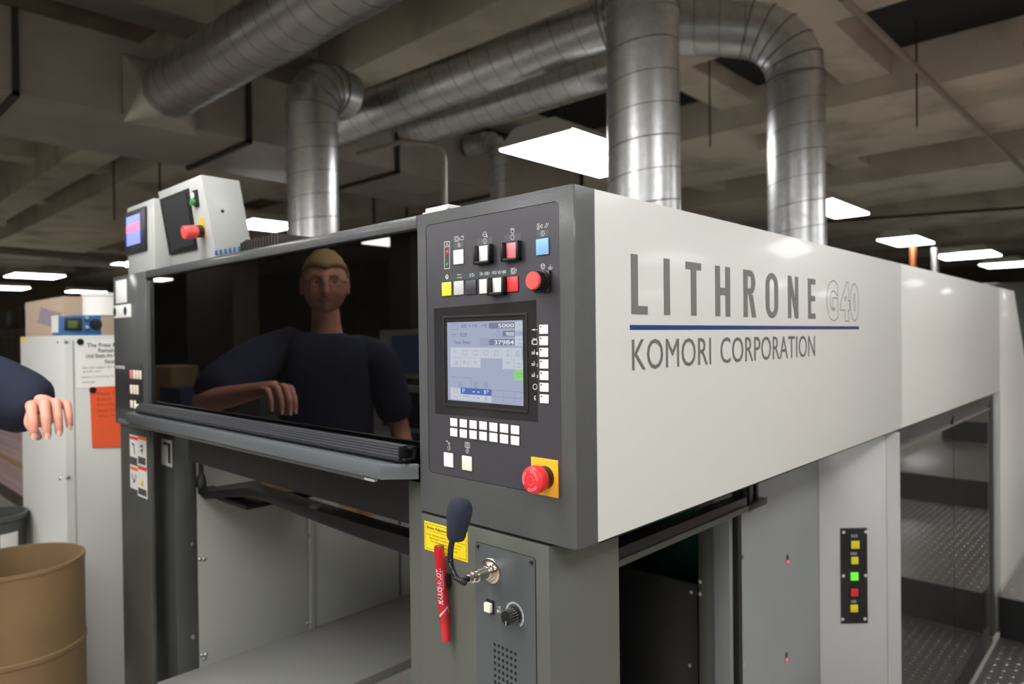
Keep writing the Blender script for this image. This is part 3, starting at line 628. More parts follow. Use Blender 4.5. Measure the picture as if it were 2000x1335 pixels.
# ================================================================ PEDESTAL WITH INTERCOM
xp = -0.0508; zp = 1.2445
ped = thing('console_pedestal', 'grey steel pedestal under the control console', 'pedestal', (-0.2, 0.08, 0))
obj('front_shell', box((P(824, 1150, 'y', 0).x, 0, 0), (xp, 0.172, zp)), M['pedestal'], ped, 'grey pedestal shell', bevel=0.0018)
obj('side_flange', box((P(800, 1100, 'y', 0.02).x, 0.02, 0), (P(823, 1150, 'y', 0.02).x+0.004, 0.06, 1.3)), M['pedestal'], ped, bevel=0.001)
obj('gap_gasket', box((XL+0.005, 0.006, zp), (-0.055, 0.17, ZB-0.0005)), M['deep'], ped)
ax_, bx_ = P(*q4(467, 760), 'y', 0).x, P(*q4(878, 760), 'y', 0).x; tz = (P(*q4(468, 346), 'y', 0).z+P(*q4(878, 466), 'y', 0).z)/2
ic = obj('intercom_plate', MB().prism(rounded(ax_, bx_, 0.78, tz, 0.004, -0.0015), (0, 0.002, 0)), M['intercom'], ped, 'cool grey intercom plate')
obj('plate_outline', MB().ringprism(rounded(ax_-0.0008, bx_+0.0008, 0.779, tz+0.0008, 0.0045, -0.0004), rounded(ax_, bx_, 0.78, tz, 0.004, -0.0004), (0, 0.001, 0)), M['deep'], ped, smooth=False)
for x, y in ((479, 376), (852, 490)):
    p = P(*q4(x, y), 'y', 0); obj('plate_screw', MB().lathe((p.x, -0.0015, p.z), (0, -1, 0), [(0, 0.0036), (0.0012, 0.0034), (0.002, 0.002), (0.0012, 0.0015), (0.0012, 0)], 16), M['black'], ic)
b = P(961, 1113, 'y', 0)
obj('socket', MB().lathe((b.x, -0.0015, b.z), (0, -1, 0), [(0, 0.0192), (0.0018, 0.0192), (0.0026, 0.018), (0.003, 0.0135), (0.006, 0.0135), (0.0065, 0.0125), (0.009, 0.0125)], 40), M['nickel'], ic, 'round nickel socket flange')
rk = obj('talk_switch', fbox(*q4(543, 746), *q4(594, 842), -0.0035, -0.001, 0), M['black'], ic, 'white rocker switch in black surround', bevel=0.0006)
obj('rocker', fbox(*q4(545, 764), *q4(587, 826), -0.0095, -0.003, 0), M['cream'], rk, bevel=0.0012)
p = P(1007, 1199, 'y', 0)
kn = obj('volume_knob', MB().lathe((p.x, -0.0015, p.z), (0, -1, 0), [(0, 0.0125), (0.0015, 0.0125), (0.002, 0.0112), (0.018, 0.0108), (0.019, 0.0102), (0.0192, 0)], 36), M['black'], ic, 'black ribbed volume knob')
g = MB()
for k in range(18):
    w = 2*math.pi*k/18; cc = Vector((p.x+0.0109*math.cos(w), 0, p.z+0.0109*math.sin(w))); g.cyl((cc.x, -0.005, cc.z), (cc.x, -0.0198, cc.z), 0.0007, 6)
obj('knob_ribs', g, M['nickel'], kn); 
g = MB(); g.box((p.x-0.0005, -0.0211, p.z-0.0095), (p.x+0.0005, -0.0207, p.z-0.004)); obj('pointer', g, M['print'], kn)
g = MB()
for k in range(10):
    w0 = math.radians(215-k*27); w1 = w0-math.radians(25)
    pts = [(p.x+rr*math.cos(w), -0.0018, p.z+rr*math.sin(w)) for rr, w in ((0.0158, w0), (0.0188, w0), (0.0188, (w0+w1)/2), (0.0188, w1), (0.0158, w1), (0.0158, (w0+w1)/2))]
    g.add(pts, [(0, 1, 2, 3, 4, 5)])
obj('dial_scale', g, mat('dial print', s(176, 184, 192), 0.5), ic, 'pale ring of dial segments', smooth=False)
g = MB(); line(g, [q4(612, 800), q4(628, 798)], 0.0007, -0.0018); line(g, [q4(*t) for t in ((632, 796), (622, 810), (632, 818), (624, 834), (634, 838))], 0.0007, -0.0018); line(g, [q4(*t) for t in circ(614, 828, 5, 8, 10)], 0.0016, -0.0018)
obj('voice_symbol', g, M['print'], ic, smooth=False)
# speaker holes: six columns (visible rows)
hm = MB(); x0 = P(*q4(597, 1056), 'y', 0); x5 = P(*q4(741, 1119), 'y', 0); dz = (x0.z-P(*q4(597, 1316), 'y', 0).z)/6; dx = (x5.x-x0.x)/5
me_h = None
for r in range(12):
    for c2 in range(6):
        cx, cz = x0.x+c2*dx, x0.z-r*dz-0.0003*c2
        if me_h is None:
            hb = MB().lathe((0, 0, 0), (0, -1, 0), [(0, 0.0026), (0.0002, 0.0026)], 12); me_h = mesh_of('speaker_hole', hb, [M['deep']])
        o = bpy.data.objects.new('speaker_hole', me_h); COL.objects.link(o); o.parent = ic; o.location = Vector((cx, -0.0016, cz))-org(ic)-Vector((0, 0, 0))
# yellow notice
nt_ = [P(*q4(x, y), 'y', 0) for x, y in ((104, 199), (406, 282), (405, 494), (106, 393))]
nx0, nx1 = (nt_[0].x+nt_[3].x)/2, (nt_[1].x+nt_[2].x)/2; nz1, nz0 = (nt_[0].z+nt_[1].z)/2, (nt_[2].z+nt_[3].z)/2
nl = obj('yellow_notice', box((nx0, -0.0006, nz0), (nx1, 0, nz1)), M['label_yellow'], ped, 'yellow brake adjustment notice', smooth=False)
g = MB().ringprism([(nx0+0.003, -0.0009, nz0+0.003), (nx1-0.003, -0.0009, nz0+0.003), (nx1-0.003, -0.0009, nz1-0.003), (nx0+0.003, -0.0009, nz1-0.003)], [(nx0+0.0035, -0.0009, nz0+0.0035), (nx1-0.0035, -0.0009, nz0+0.0035), (nx1-0.0035, -0.0009, nz1-0.0035), (nx0+0.0035, -0.0009, nz1-0.0035)], (0, 0.0002, 0))
wN = nx1-nx0; hN = nz1-nz0
for t, u0, u1, v0, v1, bd in (('Brake Adjustment on Motor', 0.07, 0.93, 0.74, 0.86, 0.012), ('Check the brake clearance at every service hours', 0.06, 0.94, 0.53, 0.60, 0), ('(Approximately 3 months) to adjust the clearance.', 0.12, 0.88, 0.42, 0.49, 0), ('For adjusting procedure, refer to', 0.16, 0.84, 0.31, 0.38, 0), ('the instruction manual.', 0.25, 0.78, 0.2, 0.27, 0)):
    tm = text_mesh(t, (u1-u0)*wN, (v1-v0)*hN, lambda u, v, d: (nx0+u0*wN+u, -0.0009, nz0+v0*hN+v), bold=bd, res=2); g.add(tm.v, tm.f)
g.box((nx0+0.07*wN, -0.0009, nz0+0.695*hN), (nx0+0.93*wN, -0.0007, nz0+0.703*hN))
obj('notice_print', g, M['ink'], nl, smooth=False)
# ================================================================ GOOSENECK MICROPHONE
mic = thing('gooseneck_microphone', 'gooseneck microphone with navy foam cover plugged into the intercom', 'microphone', (b.x, -0.01, b.z))
ax = Vector((0, -1, 0))
obj('plug', MB().lathe((b.x, -0.0095, b.z), ax, [(0, 0.0115), (0.003, 0.0115), (0.0035, 0.0092), (0.020, 0.0092), (0.0205, 0.0098), (0.024, 0.0098), (0.0245, 0.0078), (0.029, 0.0078), (0.0295, 0.0085), (0.033, 0.0082), (0.034, 0.0062), (0.040, 0.0058), (0.0405, 0.005)], 32), M['nickel'], mic, 'nickel plug')
pe = Vector((b.x, -0.0495, b.z)); yn = -0.078
ctl = [pe, pe+Vector((-0.002, -0.010, -0.001)), P(906, 1137, 'y', yn+0.008), P(890, 1126, 'y', yn), P(881, 1102, 'y', yn), P(880, 1076, 'y', yn), P(884, 1052, 'y', yn), P(888, 1036, 'y', yn)]
def smooth_path(c, n=6):
    out = []
    for i in range(len(c)-1):
        p0, p1, p2, p3 = c[max(i-1, 0)], c[i], c[i+1], c[min(i+2, len(c)-1)]
        for k in range(n):
            t = k/n; out.append(0.5*((2*p1)+(p2-p0)*t+(2*p0-5*p1+4*p2-p3)*t*t+(-p0+3*p1-3*p2+p3)*t**3))
    out.append(c[-1]); return out
pth = smooth_path(ctl, 14); rad = [0.0046 if i % 2 else 0.0038 for i in range(len(pth))]
n_ = len(pth)
rad = [r if i < n_-18 else 0.0050+0.0022*(i-(n_-18))/18 for i, r in enumerate(rad)]
obj('gooseneck', MB().sweep(pth, rad, 14), M['hose'], mic, 'black ribbed gooseneck', ang=60)
f0 = P(890, 1052, 'y', yn); f1 = P(901, 973, 'y', yn); fa = f1-f0; Lf = fa.length
obj('foam_windscreen', MB().lathe(f0, fa, [(t*Lf, r) for t, r in ((0, 0.0095), (0.02, 0.0125), (0.08, 0.0138), (0.3, 0.0155), (0.5, 0.0172), (0.66, 0.0183), (0.78, 0.0180), (0.88, 0.0158), (0.95, 0.0115), (0.99, 0.006), (1.0, 0.001))], 36), M['foam'], mic, 'navy foam windscreen', ang=80)
# ================================================================ MARKER PEN
m0 = P(857.5, 1066, 'y', -0.014); m1 = P(871.3, 1251, 'y', -0.010); ma = (m1-m0); Lm = ma.length
mk = thing('marker_pen', 'red marker pen held upright on the pedestal by a magnet clip', 'marker', m0)
obj('barrel', MB().lathe(m0, ma, [(0, 0.0078), (0.001, 0.0083), (Lm*0.3, 0.0088), (Lm*0.78, 0.0090), (Lm*0.795, 0.0084)], 32), M['marker'], mk, 'dark red barrel')
obj('cap', MB().lathe(m0, ma, [(Lm*0.785, 0.0072), (Lm*0.80, 0.0072), (Lm*0.99, 0.0069), (Lm, 0.0062), (Lm+0.0001, 0)], 32), M['markercap'], mk, 'bright red cap')
obj('end_plug', MB().lathe(m0, -ma, [(-0.001, 0.0074), (0.0004, 0.0074), (0.0006, 0.0055), (-0.0002, 0.005), (-0.0002, 0)], 28), M['black'], mk, 'black end plug')
dn = ma.normalized(); vw = (C-(m0+m1)/2); vw = (vw-dn*vw.dot(dn)).normalized(); sd = dn.cross(vw)
def onbar(t, w, rr=0.00925): return m0+dn*t+(vw*math.cos(w)+sd*math.sin(w))*rr
def bartext(txt, t0, t1, w0, w1, **k):   # baseline runs up the barrel
    tm = text_mesh(txt, 1.0, 1.0, lambda u, v, d: onbar(t1+(t0-t1)*u, w0+(w1-w0)*v), **k); return tm
ms = 1 if sd.dot(rt) > 0 else -1
g = bartext('MARKS·A·LOT.', Lm*0.22, Lm*0.60, 0.02*ms, -1.0*ms, bold=0.035, shear=0.2)
obj('barrel_print', g, M['markprint'], mk, 'pale pink brand print', smooth=False)
g = bartext('Permanent Permanente', Lm*0.24, Lm*0.44, 0.32*ms, 0.12*ms, res=2, bold=0.02); obj('barrel_print', g, M['markprint'], mk, smooth=False)
g = MB()
for a_, b_ in (((0.72, -0.95), (0.63, 0.75)), ((0.63, 0.75), (0.70, 1.15))):
    for k in range(6):
        u0, u1 = k/6, (k+1)/6; th = 0.0022*(1-0.4*u0) if a_[0] > b_[0] else 0.001
        t0_, w0_ = Lm*(a_[0]+(b_[0]-a_[0])*u0), ms*(a_[1]+(b_[1]-a_[1])*u0); t1_, w1_ = Lm*(a_[0]+(b_[0]-a_[0])*u1), ms*(a_[1]+(b_[1]-a_[1])*u1)
        g.add([onbar(t0_-th, w0_), onbar(t1_-th, w1_), onbar(t1_+th, w1_), onbar(t0_+th, w0_)], [(0, 1, 2, 3)])
obj('barrel_swoosh', g, M['markprint'], mk, smooth=False)
pc = P(876, 1120, 'y', -0.004); pd = P(878, 1146, 'y', -0.004)
obj('magnet_clip', box((pc.x-0.012, -0.012, pd.z), (pc.x+0.003, -0.0002, pc.z)), M['black'], mk, bevel=0.001)
# ================================================================ UNDER THE FAIRING
YI = 0.84; XI = -0.18
bay = thing('inner_frame', 'black inner guard frame in the gap right of the pedestal', 'frame', (-0.3, YI, 0))
def bp_(name, px0, px1, y, z0, z1, m, d=0.02, **k):
    a = P(px0, 1150, 'y', y).x; b = P(px1, 1150, 'y', y).x; return obj(name, box((a, y, z0), (b, y+d, z1)), M[m], bay, **k)
zd_ = (P(1215, 1106, 'y', YI).z+P(1360, 1147, 'y', YI).z)/2
dp_ = bp_('lower_door', 1160, 1362, YI, 0, zd_, 'black', bevel=0.002)
for px, py in ((1350, 1155), (1347, 1298)):
    p = P(px, py, 'y', YI); obj('screw_head', MB().lathe((p.x, YI, p.z), (0, -1, 0), [(0, 0.0055), (0.003, 0.005), (0.004, 0)], 12), M['screw'], dp_)
po_ = bp_('post', 1364, 1393, YI-0.01, 0, 1.235, 'darkleg', bevel=0.002)
for px, py in ((1367.5, 1135), (1367.5, 1159)):
    p = P(px, py, 'y', YI-0.01); obj('screw_head', MB().lathe((p.x, YI-0.01, p.z), (0, -1, 0), [(0, 0.0055), (0.003, 0.005), (0.004, 0)], 12), M['screw'], po_)
bp_('grey_strip', 1393, 1426, YI-0.005, 0, 1.235, 'midgrey', bevel=0.001)
bp_('dark_gap', 1426, 1442, YI+0.01, 0, 1.235, 'deep')
bp_('green_interior', 1100, 1365, 1.15, 0.0, 1.235, 'greenglass', label='dark green machine part deep inside')
zh1, zh0 = P(1209, 1070, 'x', -0.14).z, P(1209, 1105, 'x', -0.14).z
obj('header', box((-0.17, 0.175, zh0), (-0.14, YI-0.012, zh1)), M['black'], bay, 'black header rail', bevel=0.001)
obj('header_lip', box((-0.139, 0.175, zh0), (-0.136, YI-0.012, zh0+0.012)), M['darkleg'], bay)
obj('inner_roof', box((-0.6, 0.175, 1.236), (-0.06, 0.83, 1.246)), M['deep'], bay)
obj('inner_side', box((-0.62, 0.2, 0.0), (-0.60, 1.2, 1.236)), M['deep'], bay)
hb = thing('hinge_bracket', 'small black hinge bracket under the white panel edge', 'bracket', (-0.1, 1.0, 1.2))
p = P(1478, 982, 'x', -0.15); g = MB().box((-0.178, p.y-0.07, p.z-0.007), (-0.14, p.y+0.04, p.z+0.008)); g.box((-0.176, p.y-0.04, p.z+0.006), (-0.15, p.y-0.02, 1.235)); g.box((-0.176, p.y+0.0, p.z+0.006), (-0.15, p.y+0.014, 1.235))
obj('bracket_body', g, M['black'], hb, bevel=0.001)
XC = XI
yc0, yc1 = P(1442, 1150, 'x', XC).y, P(1600, 1100, 'x', XC).y
gp = thing('sensor_panel', 'mid grey lower panel with two red sensor slots', 'panel', (XC, (yc0+yc1)/2, 0))
obj('panel_sheet', box((XC-0.03, yc0, 0), (XC, yc1-0.002, 1.235)), M['midgrey'], gp, bevel=0.0012)
for px, py in ((1450, 1086), (1450, 1297)):
    p = P(px, py, 'x', XC); obj('screw_head', MB().lathe((XC, p.y, p.z), (1, 0, 0), [(0, 0.0065), (0.003, 0.006), (0.0045, 0)], 14), M['screw'], gp)
for px, py in ((1538, 1092), (1536, 1283)):
    p = P(px, py, 'x', XC); s_ = obj('sensor_slot', box((XC-0.001, p.y-0.007, p.z-0.011), (XC+0.0006, p.y+0.007, p.z+0.013)), M['ink'], gp)
    obj('sensor_light', MB().lathe((XC, p.y, p.z-0.006), (1, 0, 0), [(0, 0.005), (0.0015, 0.004), (0.002, 0)], 10), mat('sensor glow', s(240, 60, 90), 0.4, emit=1.6), s_)
yc2 = P(1758, 1000, 'x', -0.003).y
# the column's broad face stands at 45 degrees between the panel end and the fairing plane
cA = Vector((XC, yc1, 0)); cB = Vector((-0.003, yc2, 0)); cu_ = (cB-cA).normalized(); cn = Vector((cu_.y, -cu_.x, 0))
cp = thing('button_column', 'light grey angled column with a strip of yellow, green and red buttons', 'column', (-0.1, 1.5, 0))
obj('column_shell', MB().prism([cA, cB, cB+Vector((-0.05, 0.02, 0)), cA+Vector((-0.03, 0.05, 0))], (0, 0, ZB-0.010)), M['lightgrey'], cp, bevel=0.0015)
def D(px, py, off=0.0): d = ray(px, py); o = cB+cn*off; return C+d*((o-C).dot(cn)/d.dot(cn))
def q8(x, y): return (1180+x/2.592, 820+y/2.592)
def sbox(r, d0, d1, f=q8):
    (a, b), (c, d) = f(r[0], r[1]), f(r[2], r[3]); l_ = D(a, (b+d)/2); r_ = D(c, (b+d)/2); t = D((a+c)/2, b).z; u = D((a+c)/2, d).z
    q = [Vector((l_.x, l_.y, u)), Vector((r_.x, r_.y, u)), Vector((r_.x, r_.y, t)), Vector((l_.x, l_.y, t))]
    return MB().prism([p+cn*d0 for p in q], cn*(d1-d0))
obj('column_edge_fold', sbox((1432, 60, 1500, 1500), 0.0, 0.0015), M['lightgrey'], cp)
bs = obj('button_strip', sbox((1196, 545, 1332, 1028), -0.001, 0.003), M['black'], cp, 'black button strip', bevel=0.002)
for r, m, lab in (((1246, 608, 1288, 648), 'yb', 'yellow button'), ((1246, 690, 1282, 726), 'yb', 'yellow button'), ((1244, 768, 1282, 808), 'gb', 'lit green button'), ((1244, 850, 1281, 888), 'rb', 'red button'), ((1243, 931, 1280, 968), 'yb', 'yellow button')):
    obj('strip_button', sbox(r, 0.002, 0.007), M[m], bs, lab, bevel=0.001)
obj('button_collar', sbox((1236, 598, 1296, 658), 0.002, 0.0045), M['deep'], bs, bevel=0.001)
obj('button_collar', sbox((1232, 758, 1294, 900), 0.002, 0.0035), M['deep'], bs, bevel=0.001)
for x, y in ((1210, 566), (1322, 564), (1209, 787), (1321, 785), (1205, 1006), (1318, 1004)):
    p = D(*q8(x, y)); obj('screw_head', MB().lathe(p+cn*0.003, cn, [(0, 0.005), (0.001, 0.004), (0.0015, 0)], 10), M['greykey'], bs)
g = MB()
for x, y, w in ((1248, 578, 36), (1246, 668, 34), (1250, 910, 26)):
    for k in range(3):
        for jj in (0, 8):
            h = sbox((x+k*w/3, y+jj, x+k*w/3+w/5, y+jj+4), 0.003, 0.0034); g.add(h.v, h.f)
obj('strip_symbols', g, M['greykey'], bs, smooth=False)
# smoked doors
XG = -0.02
de = thing('smoked_doors', 'pair of tall smoked glossy doors under the rear of the white panel', 'door', (XG, 2.45, 0))
y0, y1, y2_ = yc2+0.004, 2.392, 3.20
g = MB().prism([(XG-0.03, y0, 1.18), (XG-0.03, y2_, 1.175), (XG-0.012, y2_, ZB-0.003), (XG-0.012, y0, ZB-0.003)], (0.02, 0, 0)); obj('door_header', g, M['frame'], de, 'dark sloped door header', smooth=False)
obj('header_trim', box((XG-0.012, y0, 1.173), (XG+0.001, y2_, 1.178)), M['seam'] if False else M['screw'], de)
obj('header_joint', box((XG-0.01, y1-0.003, 1.18), (XG+0.0005, y1+0.003, ZB-0.003)), M['deep'], de)
obj('smoked_door', box((XG-0.008, y0, 0.06), (XG, y1-0.004, 1.173)), M['doorglass'], de, 'smoked glossy door leaf', smooth=False)
obj('smoked_door', box((XG-0.008, y1+0.004, 0.06), (XG, y2_, 1.173)), M['doorglass'], de, 'smoked glossy door leaf', smooth=False)
obj('door_gap', box((XG-0.02, y1-0.006, 0.06), (XG-0.004, y1+0.006, 1.173)), M['deep'], de)
obj('door_post', box((-0.05, y2_+0.03, 0.10), (-0.001, 3.297, ZB-0.001)), M['lightgrey'], de, 'grey door post', bevel=0.002)
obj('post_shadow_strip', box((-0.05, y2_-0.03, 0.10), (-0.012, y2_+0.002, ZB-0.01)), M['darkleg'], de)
# stair of tread plate
sta = thing('access_stair', 'black stair with diamond tread plates beside the press', 'stair', (0.45, 3.2, 0))
lev = [(1.0, 3.17, 0.10), (3.17, 5.0, 0.30), (5.0, 6.9, 0.50), (6.9, 9.0, 0.70)]
dia = mesh_of('diamond', MB().add([(-0.011, 0, 0), (0, -0.0035, 0), (0.011, 0, 0), (0, 0.0035, 0), (0, 0, 0.0016)], [(0, 1, 4), (1, 2, 4), (2, 3, 4), (3, 0, 4)]), [M['tread']])
for i, (ya, yb, z) in enumerate(lev):
    if i == 0: ya = 1.0
    lo = lev[i-1][2] if i else 0.0
    x0_ = 0.01 if i == 0 else 0.012
    obj('riser_box', box((x0_, ya, 0 if i == 0 else lo), (0.95, yb, z-0.006)), M['black'], sta)
    tp = MB().box((x0_, ya-0.012 if i else ya, z-0.006), (0.95, yb, z))
    obj('tread', tp, M['tread'], sta, 'diamond tread plate', bevel=0.001)
    dm = MB(); k = 0
    nx, ny = 24, int((yb-ya)/0.038)
    for a in range(nx):
        for b2 in range(ny):
            if i > 1 and (a+b2) % 2: continue
            cx, cy = x0_+0.03+a*0.037, ya+0.02+b2*0.037; w = math.pi/4 if (a+b2) % 2 else -math.pi/4; c1, s1 = math.cos(w), math.sin(w)
            q = [(-0.013, 0, 0), (0, -0.004, 0), (0.013, 0, 0), (0, 0.004, 0), (0, 0, 0.002)]
            dm.add([(cx+u*c1-v*s1, cy+u*s1+v*c1, z+h) for u, v, h in q], [(0, 1, 4), (1, 2, 4), (2, 3, 4), (3, 0, 4)])
    obj('tread_studs', dm, M['tread'], sta, kind='stuff', smooth=False)
# ================================================================ PILE BAY SEEN UNDER THE WINDOW
xq = xB1-0.002
bw = thing('bay_side_wall', 'grey riveted sheet wall inside the press under the window', 'panel', (xq, 1.2, 0.6))
ysm = P(600, 1100, 'x', xq).y; ysm2 = P(611, 1100, 'x', xq).y; ys3 = P(782, 1100, 'x', xq).y
obj('wall_sheet', box((xq-0.02, yB+0.002, 0.25), (xq, ysm, 1.32)), M['greygreen'], bw, bevel=0.001)
obj('wall_rib', box((xq-0.02, ysm+0.002, 0.25), (xq+0.012, ysm2, 1.32)), M['greygreen'], bw, bevel=0.001)
obj('wall_sheet', box((xq-0.02, ysm2+0.006, 0.25), (xq, ys3-0.006, 1.32)), M['greygreen'], bw, bevel=0.001)
obj('wall_sheet', box((xq-0.02, ys3+0.006, 0.25), (xq, 2.6, 1.32)), M['greygreen'], bw, bevel=0.001)
obj('wall_gap', box((xq-0.03, ysm2, 0.25), (xq-0.012, 2.6, 1.32)), M['deep'], bw)
for px, py in ((391, 1092), (399, 1092), (395, 1280), (402, 1278), (399, 1286), (598, 1044), (597, 1214), (603, 1213)):
    p = P(px, py, 'x', xq); obj('rivet', MB().lathe((xq if px < 590 else xq+0.012, p.y, p.z), (1, 0, 0), [(0, 0.006), (0.003, 0.004), (0.0035, 0)], 10), M['screw'], bw)
zf = P(600, 1229, 'x', xq).z
pxe = -0.80; zfe = zf
shelf_x = None
for k in range(60):
    xx = -1.3+0.02*k
    if P(670, 1335, 'x', xx).z > zf-0.0: shelf_x = xx; break
obj('bay_floor_plate', box((xq, 0.0, zf-0.03), (shelf_x or -0.8, 2.5, zf)), M['bayfloor'], None, 'grey metal floor inside the press bay', cat='floor plate', bevel=0.002)
# pile board : curved black plate carried on a threaded rod
pl = thing('pile_carrier', 'black carrier plate with rounded left end hanging under the window', 'carrier', (-0.9, 0.2, 1.08))
yy = 0.12; A_ = [P(px, py, 'y', yy) for px, py in ((386, 962), (400, 975), (440, 971), (480, 970), (530, 983), (600, 1012), (700, 1050), (803, 1086))]
Bt = [P(px, py, 'y', yy) for px, py in ((386, 952), (400, 960), (440, 955), (480, 952), (530, 968), (600, 990), (700, 1022), (803, 1052))]
g = MB().prism([tuple(p) for p in A_]+[tuple(p) for p in Bt[::-1]], (0, 0.05, 0)); obj('carrier_plate', g, M['black'], pl, bevel=0.001)
g = MB().box((A_[0].x, yy, Bt[1].z-0.012), (A_[3].x, yy+0.3, Bt[1].z)); obj('carrier_shelf', g, M['black'], pl, bevel=0.004)
p = P(393, 950, 'y', 0.128)
obj('threaded_rod', MB().lathe((p.x, 0.128, p.z), (0, 0, 1), [(0, 0.016), (0.03, 0.012), (0.04, 0.007), (0.12, 0.007), (0.13, 0.012), (0.2, 0.012)], 14), M['black'], pl)
for nm, (a, b, c, d), yv in (('wood_block', (508, 922, 532, 962), 0.2), ('wood_block', (662, 970, 697, 1008), 0.2)):
    g = fbox(a, b, c, d, yv, yv+0.35, yv); o = obj(nm, g, M['wood'], None, 'left wooden pallet block on the black carrier' if a < 600 else 'right wooden pallet block on the black carrier', cat='wood block', bevel=0.002, group='pallet blocks')
obj('pallet_board', box((-1.25, 0.22, 1.235), (-0.65, 0.6, 1.25)), M['deep'], None, 'dark board lying on the pallet blocks', cat='board')
# ================================================================ BOXES ON TOP OF THE PRESS
ya_ = 0.055
def wedge(TL, TR, BL, BK, y, zbase, tilt):
    tl, tr_ = P(*TL, 'y', y), P(*TR, 'y', y); bk = P(*BK, 'x', tr_.x)
    return tl, tr_, bk
tA = P(308, 375, 'y', ya_); tB = P(392, 340, 'y', ya_); zA = (tA.z+tB.z)/2; yAb = ya_+0.16; lean = 0.045
def slanted(x0, x1, y0, y1, z0, z1, lean):
    return MB().add([(x0, y0+lean, z0), (x1, y0+lean, z0), (x1, y1+lean, z0), (x0, y1+lean, z0), (x0, y0, z1), (x1, y0, z1), (x1, y1, z1), (x0, y1, z1)], [(0, 3, 2, 1), (4, 5, 6, 7), (0, 1, 5, 4), (1, 2, 6, 5), (2, 3, 7, 6), (3, 0, 4, 7)])
tp1 = thing('operator_terminal', 'large tilted white terminal with dark screen and red stop button', 'terminal', ((tA.x+tB.x)/2, 0.15, 1.7505))
obj('housing', slanted(tA.x, tB.x, ya_, ya_+0.11, 1.7505, zA, lean), M['boxwhite'], tp1, bevel=0.003)
def onface(px, py, y0=ya_, z1=None, off=0.0015):     # point on the slanted front face
    z1 = z1 or zA; n = Vector((0, -(z1-1.7505), -lean)).normalized(); o = Vector((0, y0, z1)); d = ray(px, py)
    t = (o-C).dot(n)/d.dot(n); return C+d*t+n*off
def facepoly(pts, dep, m, name, par, label=None, z1=None, y0=ya_, base=0.001):
    z1 = z1 or zA; n = Vector((0, -(z1-1.7505), -lean)).normalized()
    q = [onface(*p, y0=y0, z1=z1, off=base) for p in pts]; return obj(name, MB().prism(q, n*dep), M[m], par, label, smooth=False)
def q9(x, y): return (200+x/3.077, 300+y/3.077)
fp = facepoly([q9(353, 275), q9(522, 208), (387, 480+6), q9(412, 610)], 0.004, 'black', 'screen', tp1, 'dark tilted screen')
facepoly([q9(372, 288), q9(512, 232), (383, 476), q9(425, 590)], 0.0006, 'sunk', 'screen_glass', fp, base=0.0055)
n1 = Vector((0, -(zA-1.7505), -lean)).normalized(); c1 = onface(394, 451)
py_ = facepoly([q9(582, 388), q9(606, 385), q9(628, 500), q9(604, 505)], 0.001, 'sy', 'stop_plate', tp1, 'yellow stop button plate')
c1 = onface(*q9(604, 465)); obj('emergency_stop', MB().lathe(c1, n1, [(0, 0.016), (0.012, 0.016), (0.013, 0.014), (0.02, 0.014), (0.021, 0.019), (0.05, 0.019), (0.053, 0.017), (0.054, 0)], 28), [M['redcap']], tp1, 'red stop button')
obj('stop_collar', MB().lathe(c1, n1, [(0, 0.0175), (0.014, 0.0175)], 24), M['black'], tp1)
sw_ = facepoly([q9(548, 222), q9(574, 215), q9(586, 318), q9(562, 322)], 0.003, 'black', 'key_switch', tp1, 'narrow black switch plate')
facepoly([q9(536, 240), q9(558, 232), q9(562, 262), q9(542, 268)], 0.004, 'sticker', 'switch_label', sw_)
c2_ = onface(*q9(560, 292)); obj('green_button', MB().lathe(c2_, n1, [(0, 0.010), (0.012, 0.009), (0.013, 0)], 16), M['led_green'], tp1, 'green button')
xr_ = tB.x; p = P(*q9(722, 345), 'x', xr_); obj('side_hole', MB().lathe((xr_, p.y, p.z), (1, 0, 0), [(0, 0.005), (0.0006, 0.005)], 12), M['deep'], tp1)
tape = MB()
for k in range(6):
    a = P(420+k*9, 494-k*1.5, 'x', xr_+0.001); tape.box((xr_, a.y, a.z-0.006), (xr_+0.0015, a.y+0.007, a.z+0.008))
obj('blue_marks', tape, M['steelblue'], tp1, 'row of blue marks along the foot')
uA, uB = P(248, 405, 'y', 0.07), P(300, 388, 'y', 0.07)
tp2 = thing('small_terminal', 'small white terminal with lit blue screen left of the large terminal', 'terminal', ((uA.x+uB.x)/2, 0.15, 1.7505))
zB_ = (uA.z+uB.z)/2
obj('housing', box((uA.x, 0.07, 1.765), (uB.x, 0.19, zB_)), M['boxwhite'], tp2, bevel=0.003)
obj('foot', box((uA.x+0.05, 0.09, 1.7505), (uB.x-0.02, 0.17, 1.766)), M['black'], tp2)
(a, b), (c, d) = q9(148, 345), q9(270, 608); bz = obj('screen_bezel', fbox(248, 410, 288, 494, 0.062, 0.071, 0.07), M['sunk'], tp2, 'dark screen bezel', bevel=0.001)
sc_ = obj('lit_screen', fbox(253, 421, 279, 478, 0.0605, 0.063, 0.07), M['lcdblue'], bz, 'lit blue and red screen', smooth=False)
obj('screen_band', fbox(253, 437, 279, 452, 0.0595, 0.061, 0.07), M['lcdred'], bz, smooth=False)
# finned block
fx0, fx1 = P(482, 470, 'y', 0.16).x, P(560, 462, 'y', 0.16).x
fb = thing('finned_block', 'low black finned block behind the top rail', 'heat sink', ((fx0+fx1)/2, 0.25, 1.7385))
obj('base', box((fx0, 0.14, 1.7385), (fx1, 0.34, 1.75)), M['black'], fb)
for k in range(14):
    x = fx0+(fx1-fx0)*k/14; obj('fin', box((x, 0.14, 1.75), (x+0.012, 0.34, 1.812+0.003*(k % 3))), M['black'], fb)
